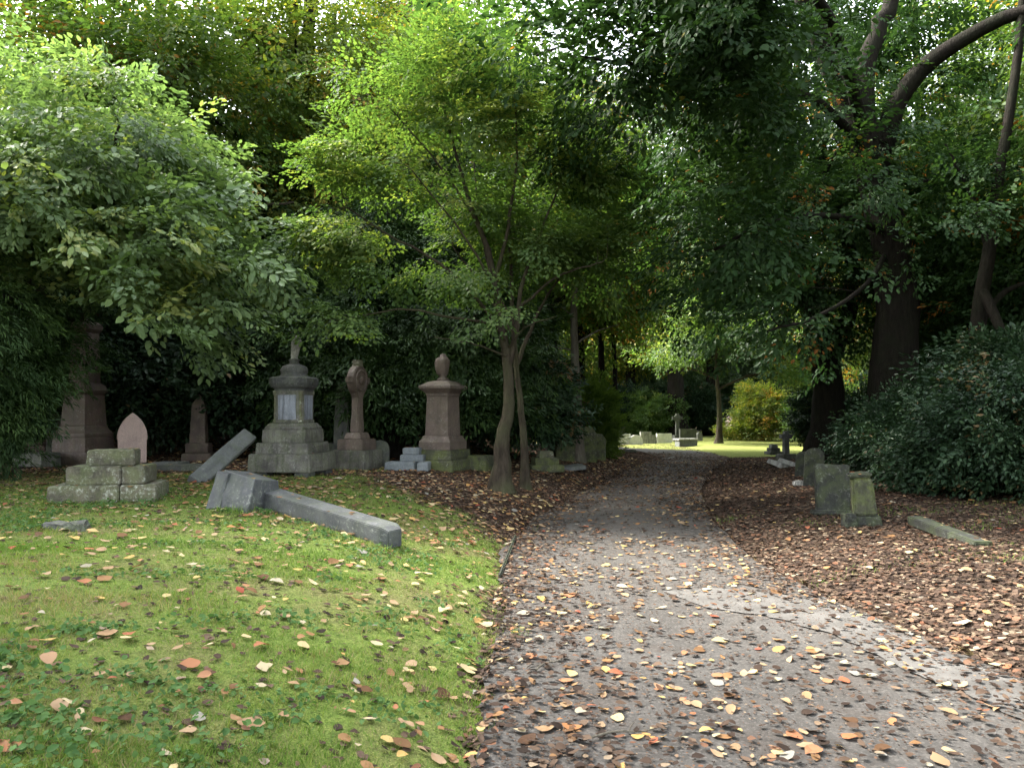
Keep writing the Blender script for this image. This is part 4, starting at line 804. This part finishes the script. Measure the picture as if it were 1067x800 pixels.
make_tree('many_stemmed_beech', 'large dark many-stemmed tree with turning leaves behind the urn monument', 'tree', loc, (rel(loc, loc, E_(318, 270), E_(312, 200), E_(318, 120), E_(322, 20), E_(330, -90)), .45, .12),
          [(rel(loc, E_(316, 250), E_(285, 190), E_(262, 140), E_(235, 110)), .15, .04), (rel(loc, E_(314, 220), E_(335, 150), E_(342, 90), E_(350, 10)), .2, .05), (rel(loc, E_(314, 210), E_(300, 130), E_(305, 50), E_(290, -40)), .2, .05), (rel(loc, E_(320, 280), E_(300, 240), E_(260, 230, 21)), .08, .02), (rel(loc, E_(318, 200), E_(370, 170, 21), E_(410, 160, 20)), .1, .03)],
          [tuple(np.array(e[:3]) - np.array(loc)) + e[3:] for e in ((-6.5, 21.5, 8.4, 3.6, 2.6, 2.6), (-9.5, 20.5, 9.4, 3.6, 2.6, 2.2), (-4.6, 21.5, 10.5, 3.2, 2.6, 3), (-7, 22, 13, 4, 3, 3))],
          560, 4, T_beech, M['gold_leaf'], M['bark_dark'], thresh=-.15, nf=1.1, spread=.5, droop=-.15, tintmix=(.22, .28, .15))
# unseen trees added outside the frame to shade bank, grass and path
for x, y, s, lab in ((15, 7, .95, 'unseen tree added beyond the right edge to shade the leafy bank'), (17, 13, 1.0, 'unseen shade tree added beyond the right edge past the glossy shrub'), (-14.5, 7.2, 1.25, 'large unseen tree added beyond the left edge to shade the near grass'), (-12, -.5, 1.15, 'unseen shade tree added beyond the left edge beside the viewer'), (6.5, -3.5, 1.1, 'unseen shade tree added behind the viewer beside the path')): put(proto_w, x, y, s, lab, 'tree', 'unseen trees added for shade', .05)
for o in protos:
    for ch in list(o.children): bpy.data.objects.remove(ch)
    bpy.data.objects.remove(o)

# ------------------------------------------------------------------ grass, weeds, litter
def frustum_pts(n, y0, y1, pw=1.0, xlim=.72):
    y = y0 * (y1 / y0) ** (rng.uniform(0, 1, n) ** pw); x = rng.uniform(-xlim, xlim, n) * y
    return x, y
def blades(n, y0, y1, ln, wd, cond):
    x, y = frustum_pts(n, y0, y1, .8); k = cond(x, y); x, y = x[k], y[k]; n = len(x)
    z = np.maximum(H(x, y) - .006, -.01); sc = (.75 + .06 * y); l = ln * rng.uniform(.4, 1.25, n) * np.sqrt(sc) * (.8 + .55 * np.clip(wave(x, y, 9, 6), -.6, 1.4)); w = wd * rng.uniform(.6, 1.3, n) * sc
    a = rng.uniform(0, 6.283, n); leanv = rng.uniform(.15, 1.0, n)
    b = rng.uniform(0, 6.283, n)
    P0 = np.stack([x, y, z], -1); s = np.stack([np.cos(a), np.sin(a), np.zeros(n)], -1) * w[:, None] * .5
    tip = np.stack([np.cos(b) * leanv, np.sin(b) * leanv, np.full(n, .75)], -1); tip = unit(tip) * l[:, None]
    V = np.stack([P0 - s, P0 + s, P0 + tip], 1)
    t = .47 + .24 * wave(x, y, 2, 1.3) + rng.normal(0, .24, n) + .2 * wave(x, y, 7, 5)
    return V, t
gcond = lambda x, y: (x < XL(y) + .04 + .12 * wave(x, y, 0, 5)) & (litter_w(x, y) < .35 + .3 * rng.uniform(-1, 1, len(x)) + .15) & (rng.uniform(0, 1, len(x)) < .95 - .75 * sstep(.2, 1.0, wave(x, y, 5, 2.3) + .3 * wave(x, y, 1, 7)))
V1, t1 = blades(420000, 2.2, 16, .046, .0058, gcond)
V2, t2 = blades(60000, 2.6, 12, .05, .006, lambda x, y: (x > XR(y) + .05) & (wave(x, y, 4, 1.3) > .35))
# longer tufts left standing round the stones
tx, ty = [], []
for (ax, ay), (bx, by) in (((46, 524), (170, 520)), ((222, 533), (268, 534)), ((268, 532), (410, 577)), ((345, 536), (425, 570)), ((240, 498), (345, 498)), ((345, 492), (402, 491)), ((42, 553), (84, 554))):
    for _ in range(260):
        f_ = random.random(); q = ground(ax + (bx - ax) * f_, ay + (by - ay) * f_ + random.gauss(0, 1.0)); tx.append(q.x + random.gauss(0, .03)); ty.append(q.y + random.gauss(0, .03))
tx, ty = np.array(tx), np.array(ty)
_fp = frustum_pts; frustum_pts = lambda n, a, b, c: (tx, ty)
V3, t3 = blades(len(tx), 0, 0, .085, .006, lambda x, y: x < 99)
frustum_pts = _fp
V = np.concatenate([V1, V2, V3]); tg = np.clip(np.concatenate([t1, t2 - .05, t3]), 0, 1)
me = np_mesh('grass', V, np.arange(len(V) * 3).reshape(-1, 3), M['grass'], tg)
tag(link('grass', me), 'short green grass growing on the bank and verges', 'grass', kind='stuff')
# low weeds
cx_, cy_ = frustum_pts(1700, 2.4, 13, .8)
k = (cx_ < XL(cy_) - .15) & (wave(cx_, cy_, 6, 1.6) > .1) & (litter_w(cx_, cy_) < .5); cx_, cy_ = cx_[k], cy_[k]
ex = [(ground(px, py)) for px, py in [(50, 520), (70, 526), (95, 527), (120, 525), (145, 524), (165, 520), (40, 545), (30, 552), (85, 545), (230, 533), (262, 532), (275, 535), (300, 545), (330, 556), (425, 575), (40, 540), (60, 534), (105, 530), (150, 528)] for _ in range(4)]
cx_ = np.concatenate([cx_, [e.x + random.gauss(0, .1) for e in ex]]); cy_ = np.concatenate([cy_, [e.y + random.gauss(0, .08) - .05 for e in ex]])
n = len(cx_) * 16
wx = np.repeat(cx_, 16) + rng.normal(0, .07, n); wy = np.repeat(cy_, 16) + rng.normal(0, .07, n); wz = H(wx, wy) + rng.uniform(.012, .05, n)
wT = spray_templates(6, 1, .03, .02, .034, .75, 60, .5)
V = place_sprays(wT, np.stack([wx, wy, wz], -1), rng.normal(size=(n, 3)) * np.array([1, 1, .2]), rng.uniform(.6, 1.3, n), .4)
tag(link('low_weeds', np_mesh('low_weeds', V, leaf_faces(n), M['weed'], np.repeat(np.clip(rng.normal(.5, .25, n), 0, 1), 2))), 'low broad leaved weeds growing through the grass', 'weeds', kind='stuff')

# leaves: outline template (8 points) curled
def leaf_tpl(n, st):
    """curled leaf: midrib and two margins through the stations st; returns (n, verts, 3)"""
    o = []
    for _ in range(n):
        c, f, tw_, wd_, sk = random.choice((1, 1, 1, 2.2)) * random.uniform(-.6, .9), random.uniform(-.1, .3), random.uniform(-.5, .5), random.uniform(.6, 1.25), random.uniform(.75, 1.25)
        ph = random.uniform(0, 6.28)
        lobe = random.choice((0, 0, 0, .16, .26)); wid = lambda s_: .36 * wd_ * math.sin(math.pi * s_ ** sk) ** .75 * (1 + lobe * math.sin(11 * s_ + ph))
        zc = lambda s_: .25 * c * (s_ - .5) ** 2 * 1.4
        mid = [(s_ - .5, .03 * math.sin(3 * s_ + ph), zc(s_)) for s_ in st]
        L_ = [(s_ - .5 + .05, w * random.uniform(.85, 1.1), zc(s_) + f * w + tw_ * w * (s_ - .5) + random.uniform(-.02, .02)) for s_ in st[1:-1] for w in (wid(s_),)]
        R_ = [(s_ - .5 + .05, -w * random.uniform(.85, 1.1), zc(s_) + f * w - tw_ * w * (s_ - .5) + random.uniform(-.02, .02)) for s_ in st[1:-1] for w in (wid(s_),)]
        o.append(mid + L_ + R_)
    v = np.array(o); v[:, :, 2] -= v[:, :, 2].min(1, keepdims=True); return v
def leaf_topo(m):
    q, t = [], [(0, 1, m), (m - 2, m - 1, 2 * m - 3), (0, 2 * m - 2, 1), (3 * m - 5, m - 1, m - 2)]
    for i in range(m - 3): q += [(i + 1, i + 2, m + i + 1, m + i), (i + 1, 2 * m - 2 + i, 2 * m - 1 + i, i + 2)]
    return np.array(q), np.array(t)
ST_F, ST_C = (0, .1, .28, .5, .72, .9, 1), (0, .2, .5, .8, 1)
LT, LT2 = leaf_tpl(40, ST_F), leaf_tpl(24, ST_C)
TOPO, TOPO2 = leaf_topo(7), leaf_topo(5)
def zsurf(x, y):
    z = H(x, y); on = (x > XL(y) - .04) & (x < XR(y) + .02) & (y < 31)
    return np.where(on, np.maximum(z, .018), z)
def lay(x, y, size, lift):
    n = len(x); e = .03
    nrm = unit(np.stack([-(zsurf(x + e, y) - zsurf(x - e, y)) / (2 * e), -(zsurf(x, y + e) - zsurf(x, y - e)) / (2 * e), np.ones(n)], -1))
    nrm = unit(nrm + rng.normal(0, .15, (n, 3))); a = rng.uniform(0, 6.283, n)
    d = np.stack([np.cos(a), np.sin(a), np.zeros(n)], -1); d = unit(d - nrm * (d * nrm).sum(1, keepdims=True)); s = np.cross(nrm, d)
    Fm = np.stack([d, s, nrm], -2) * size[:, None, None]
    return Fm, np.stack([x, y, zsurf(x, y) + lift], -1)
# loose leaves that can be told apart: scattered over path and lawn
def dens_path(x, y):
    u = (x - XL(y)) / (XR(y) - XL(y)); edge = np.exp(-np.minimum(u, 1 - u) * 7)
    return .42 + 1.1 * edge + .5 * np.clip(wave(x, y, 1, 1.6), -1, 1.5) + .45 * np.clip(wave(x, y, 3, 5), -1, 1.2)
n = 20000
x = rng.uniform(-9, 11, n * 4); y = 2.2 * (26 / 2.2) ** rng.uniform(0, 1, n * 4); keep = rng.uniform(0, 1, n * 4) < y / 26; x, y = x[keep], y[keep]; keep = np.abs(x) < .75 * y + .3; x, y = x[keep], y[keep]
onp = (x > XL(y) - .1) & (x < XR(y)); left = x <= XL(y) - .1
pr = np.where(onp, dens_path(x, y), np.where(left, .55 + .4 * np.clip(wave(x, y, 8, 1.7), -.7, 1.5) + .6 * sstep(8, 13, y) + .5 * np.exp(-np.maximum(XL(y) - x, 0) / .35), .13))
k = rng.uniform(0, 1, len(x)) < pr; x, y = x[k], y[k]; onp = onp[k]
o_ = np.argsort(np.hypot(x, y)); x, y, onp = x[o_], y[o_], onp[o_]
n = len(x); size = rng.choice([.034, .052, .070, .092], n, p=[.2, .32, .31, .17]) * rng.uniform(.8, 1.2, n) * np.where(onp, 1.04, 1.12)
tint = rng.choice([.1, .22, .36, .48, .6, .7, .82, .92, .99], n, p=[.03, .09, .16, .26, .09, .04, .12, .17, .04]) + rng.normal(0, .035, n)
tint = np.clip(tint, 0, 1)
lift = np.where(onp, .003, .02)
Fm, Pp = lay(x, y, size, lift)
lm = {}
def colour_word(t): return 'dark brown' if t < .2 else 'brown' if t < .42 else 'tan' if t < .55 else 'orange' if t < .66 else 'red' if t < .77 else 'yellow' if t < .87 else 'pale cream' if t < .96 else 'grey'
NI = 300
for i in range(NI):
    key = (int(rng.integers(0, 24)), colour_word(tint[i]))
    if key not in lm:
        V = LT[key[0]]
        me = bpy.data.meshes.new('fallen_leaf'); me.from_pydata([tuple(v) for v in V], [], [tuple(f) for f in TOPO[0]] + [tuple(f) for f in TOPO[1]]); nf_ = len(me.polygons)
        a_ = me.attributes.new('tint', 'FLOAT', 'FACE'); a_.data.foreach_set('value', np.clip(np.full(nf_, tint[i]) + rng.normal(0, .012, nf_), 0, 1).astype(np.float32)); me.materials.append(M['dead_leaf'])
        me.polygons.foreach_set('use_smooth', np.ones(nf_, bool)); lm[key] = me
    o = bpy.data.objects.new('fallen_leaf', lm[key]); COL.objects.link(o)
    Mx = Matrix([list(Fm[i][:, c]) + [Pp[i][c]] for c in range(3)] + [[0, 0, 0, 1]]); o.matrix_world = Mx
    tag(o, f"{'large' if size[i] > .095 else 'small' if size[i] < .06 else 'mid-sized'} {key[1]} fallen leaf lying on the near {'grey path' if onp[i] else 'grass bank' if x[i] < 1 else 'verge beside the path'}", 'leaf', 'single fallen leaves nearest the camera')
def leaf_mass(name, label, V, tint, mat, topo):
    n, nv = V.shape[:2]; base = np.arange(n)[:, None, None] * nv
    Q = (topo[0][None] + base).reshape(-1, 4); Tt = (topo[1][None] + base).reshape(-1, 3)
    me = bpy.data.meshes.new(name); me.vertices.add(n * nv); me.vertices.foreach_set('co', V.astype(np.float32).ravel())
    li = np.concatenate([Q.ravel(), Tt.ravel()]).astype(np.int32); me.loops.add(len(li)); me.loops.foreach_set('vertex_index', li)
    st_ = np.concatenate([np.arange(len(Q)) * 4, len(Q) * 4 + np.arange(len(Tt)) * 3]).astype(np.int32)
    me.polygons.add(len(st_)); me.polygons.foreach_set('loop_start', st_)
    a_ = me.attributes.new('tint', 'FLOAT', 'FACE'); a_.data.foreach_set('value', np.concatenate([np.repeat(tint, len(topo[0])), np.repeat(tint, len(topo[1]))]).astype(np.float32))
    me.update(calc_edges=True); me.materials.append(mat)
    return tag(link(name, me), label, 'leaf litter', kind='stuff')
ix = rng.integers(0, 24, n)
V = np.einsum('nvi,nij->nvj', LT[ix], Fm) + Pp[:, None]
bpy.context.view_layer.update()
from mathutils.bvhtree import BVHTree
exV, exT = [], []
for o in list(COL.objects):
    root_ = o.parent or o
    if o.type != 'MESH' or root_.name not in ('fallen_obelisk_shaft', 'fallen_pedestal', 'stepped_base', 'leaning_slab', 'urn_monument', 'celtic_cross', 'column_monument', 'pale_steps', 'grave_slab', 'grave_slab.001', 'mossy_grave_block', 'stone_fragment', 'mossy_pillar_stone', 'grave_kerb'): continue
    mw = o.matrix_world; vs_ = [mw @ v.co for v in o.data.vertices]; bv = BVHTree.FromPolygons(vs_, [tuple(p.vertices) for p in o.data.polygons])
    x0, x1, y0, y1 = min(v.x for v in vs_), max(v.x for v in vs_), min(v.y for v in vs_), max(v.y for v in vs_); zt = max(v.z for v in vs_) + .1
    if zt > 1.6: continue
    for _ in range(int(5 + 9 * (x1 - x0) * (y1 - y0))):
        h_ = bv.ray_cast(Vector((random.uniform(x0, x1), random.uniform(y0, y1), zt)), Vector((0, 0, -1)))
        if h_[0] is None or h_[1].z < .8: continue
        nn = h_[1]; d_ = Vector((random.gauss(0, 1), random.gauss(0, 1), 0)); d_ = (d_ - nn * d_.dot(nn)).normalized(); s__ = nn.cross(d_); k_ = random.uniform(.035, .085)
        exV.append(LT[random.randrange(24)] @ (np.array([d_, s__, nn]) * k_) + np.array(h_[0] + nn * .002)); exT.append(random.choice((.15, .3, .45, .5, .6, .82, .9)) + random.gauss(0, .03))
V = np.concatenate([V, np.array(exV)]); tint = np.concatenate([tint, np.clip(exT, 0, 1)])
leaf_mass('scattered_leaves', 'scattered autumn leaves over the path and grass farther off', V[NI:], tint[NI:], M['dead_leaf'], TOPO)
# dense litter on the banks
n = 640000
x = rng.uniform(-12, 14, n); y = 2.2 * (40 / 2.2) ** rng.uniform(0, 1, n); keep = (np.abs(x) < .75 * y + .3) & (rng.uniform(0, 1, n) < np.sqrt(y / 40) * 1.2); x, y = x[keep], y[keep]
w = litter_w(x, y); u = (x - XL(y)) / (XR(y) - XL(y)); on = (u > 0) & (u < 1)
spill = np.exp(-np.minimum(u, 1 - u) * (6.5 - 4.0 * sstep(7, 20, y))) * .95 * (.6 + .5 * np.clip(wave(x, y, 2, 2), -1, 1)) + .06 + .25 * sstep(12, 24, y)
w = np.where(on, spill, np.maximum(w, .08 * (x < XL(y)))) * np.where(y > 30, np.where(on, .3, 1), 1)
k = rng.uniform(0, 1, len(x)) < w; x, y = x[k], y[k]; n = len(x)
size = rng.uniform(.028, .068, n) * (1 + .010 * y); Fm, Pp = lay(x, y, size, rng.uniform(.002, .02, n))
V = np.einsum('nvi,nij->nvj', LT2[rng.integers(0, 24, n)], Fm) + Pp[:, None]
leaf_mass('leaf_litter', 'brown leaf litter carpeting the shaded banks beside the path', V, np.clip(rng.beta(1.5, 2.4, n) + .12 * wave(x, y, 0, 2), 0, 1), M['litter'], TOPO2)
# crumbs of broken leaf on the asphalt
n = 60000
x = rng.uniform(-1, 6, n); y = 2.4 * (14 / 2.4) ** rng.uniform(0, 1, n); u = (x - XL(y)) / (XR(y) - XL(y)); k = (u > -.03) & (u < 1.02) & (np.abs(x) < .72 * y + .2) & (rng.uniform(0, 1, n) < .3 + .5 * np.exp(-np.minimum(u, 1 - u) * 6) + .3 * np.clip(wave(x, y, 3, 3), -1, 1)); x, y = x[k], y[k]; n = len(x)
Fm, Pp = lay(x, y, rng.uniform(.008, .024, n), np.full(n, .002)); V = np.einsum('nvi,nij->nvj', LT2[rng.integers(0, 24, n)], Fm) + Pp[:, None]
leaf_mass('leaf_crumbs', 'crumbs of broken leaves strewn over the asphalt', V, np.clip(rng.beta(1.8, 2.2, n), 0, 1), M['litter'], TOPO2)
# leaves fallen on the stones' tops are few: twigs on the path edge
for px, py, L, a_, lab in ((575, 700, .34, .9, 'bent bare twig lying at the left edge of the near path'), (655, 776, .5, .35, 'thin bare twig lying across leaves on the near path')):
    q = ground(px, py); pts = [(-L / 2, 0, .012), (-L * .15, .02, .02), (L * .15, -.015, .016), (L / 2, .03, .01)]
    o = link('fallen_twig', tubes_mesh('fallen_twig', [tube(smooth_path(pts, 10), np.linspace(.007, .003, 10), 6), tube(smooth_path([(0, 0, .016), (.05, .06, .02), (.09, .1, .015)], 6), np.linspace(.004, .002, 6), 5)], M['bark_pale']))
    o.location = (q.x, q.y, max(q.z, .012)); o.rotation_euler = (0, 0, a_); tag(o, lab, 'twig')

# ------------------------------------------------------------------ light, sky, camera
SUN_EL, SUN_AZ = R(46), R(-64)       # azimuth from +Y towards -X
w = bpy.data.worlds.new('World'); scene.world = w; w.use_nodes = True
nt = w.node_tree; nt.nodes.clear(); out = nt.nodes.new('ShaderNodeOutputWorld'); bg = nt.nodes.new('ShaderNodeBackground')
sk = nt.nodes.new('ShaderNodeTexSky'); sk.sky_type = 'NISHITA'; sk.sun_disc = False; sk.sun_elevation = SUN_EL; sk.sun_rotation = SUN_AZ
sk.air_density = 1.0; sk.dust_density = 3.0; sk.ozone_density = 1.0
hs = nt.nodes.new('ShaderNodeHueSaturation'); hs.inputs['Saturation'].default_value = .3
nt.links.new(sk.outputs[0], hs.inputs['Color']); nt.links.new(hs.outputs[0], bg.inputs[0]); bg.inputs[1].default_value = .15
nt.links.new(bg.outputs[0], out.inputs[0])
L = bpy.data.lights.new('sun', 'SUN'); L.energy = 2.5; L.angle = R(12); L.color = (1, .95, .86)
so = bpy.data.objects.new('sun', L); COL.objects.link(so)
sd = Vector((math.sin(SUN_AZ) * math.cos(SUN_EL), math.cos(SUN_AZ) * math.cos(SUN_EL), math.sin(SUN_EL)))
so.rotation_mode = 'QUATERNION'; so.rotation_quaternion = sd.to_track_quat('Z', 'Y'); so.location = (0, 0, 30)
cam = bpy.data.cameras.new('camera'); cam.sensor_width = 36; cam.lens = FPX / 1067 * 36; cam.clip_end = 1500; cam.clip_start = .05
co = bpy.data.objects.new('camera', cam); COL.objects.link(co); co.location = (0, 0, EYE); co.rotation_euler = (R(90) + PITCH, 0, 0)
scene.camera = co
vs = scene.view_settings; vs.view_transform = 'Standard'; vs.look = 'None'; vs.gamma = 1; vs.use_curve_mapping = False; vs.exposure = 3.3
cy = scene.cycles; cy.max_bounces = 6; cy.diffuse_bounces = 4; cy.glossy_bounces = 2; cy.transmission_bounces = 4; cy.transparent_max_bounces = 4
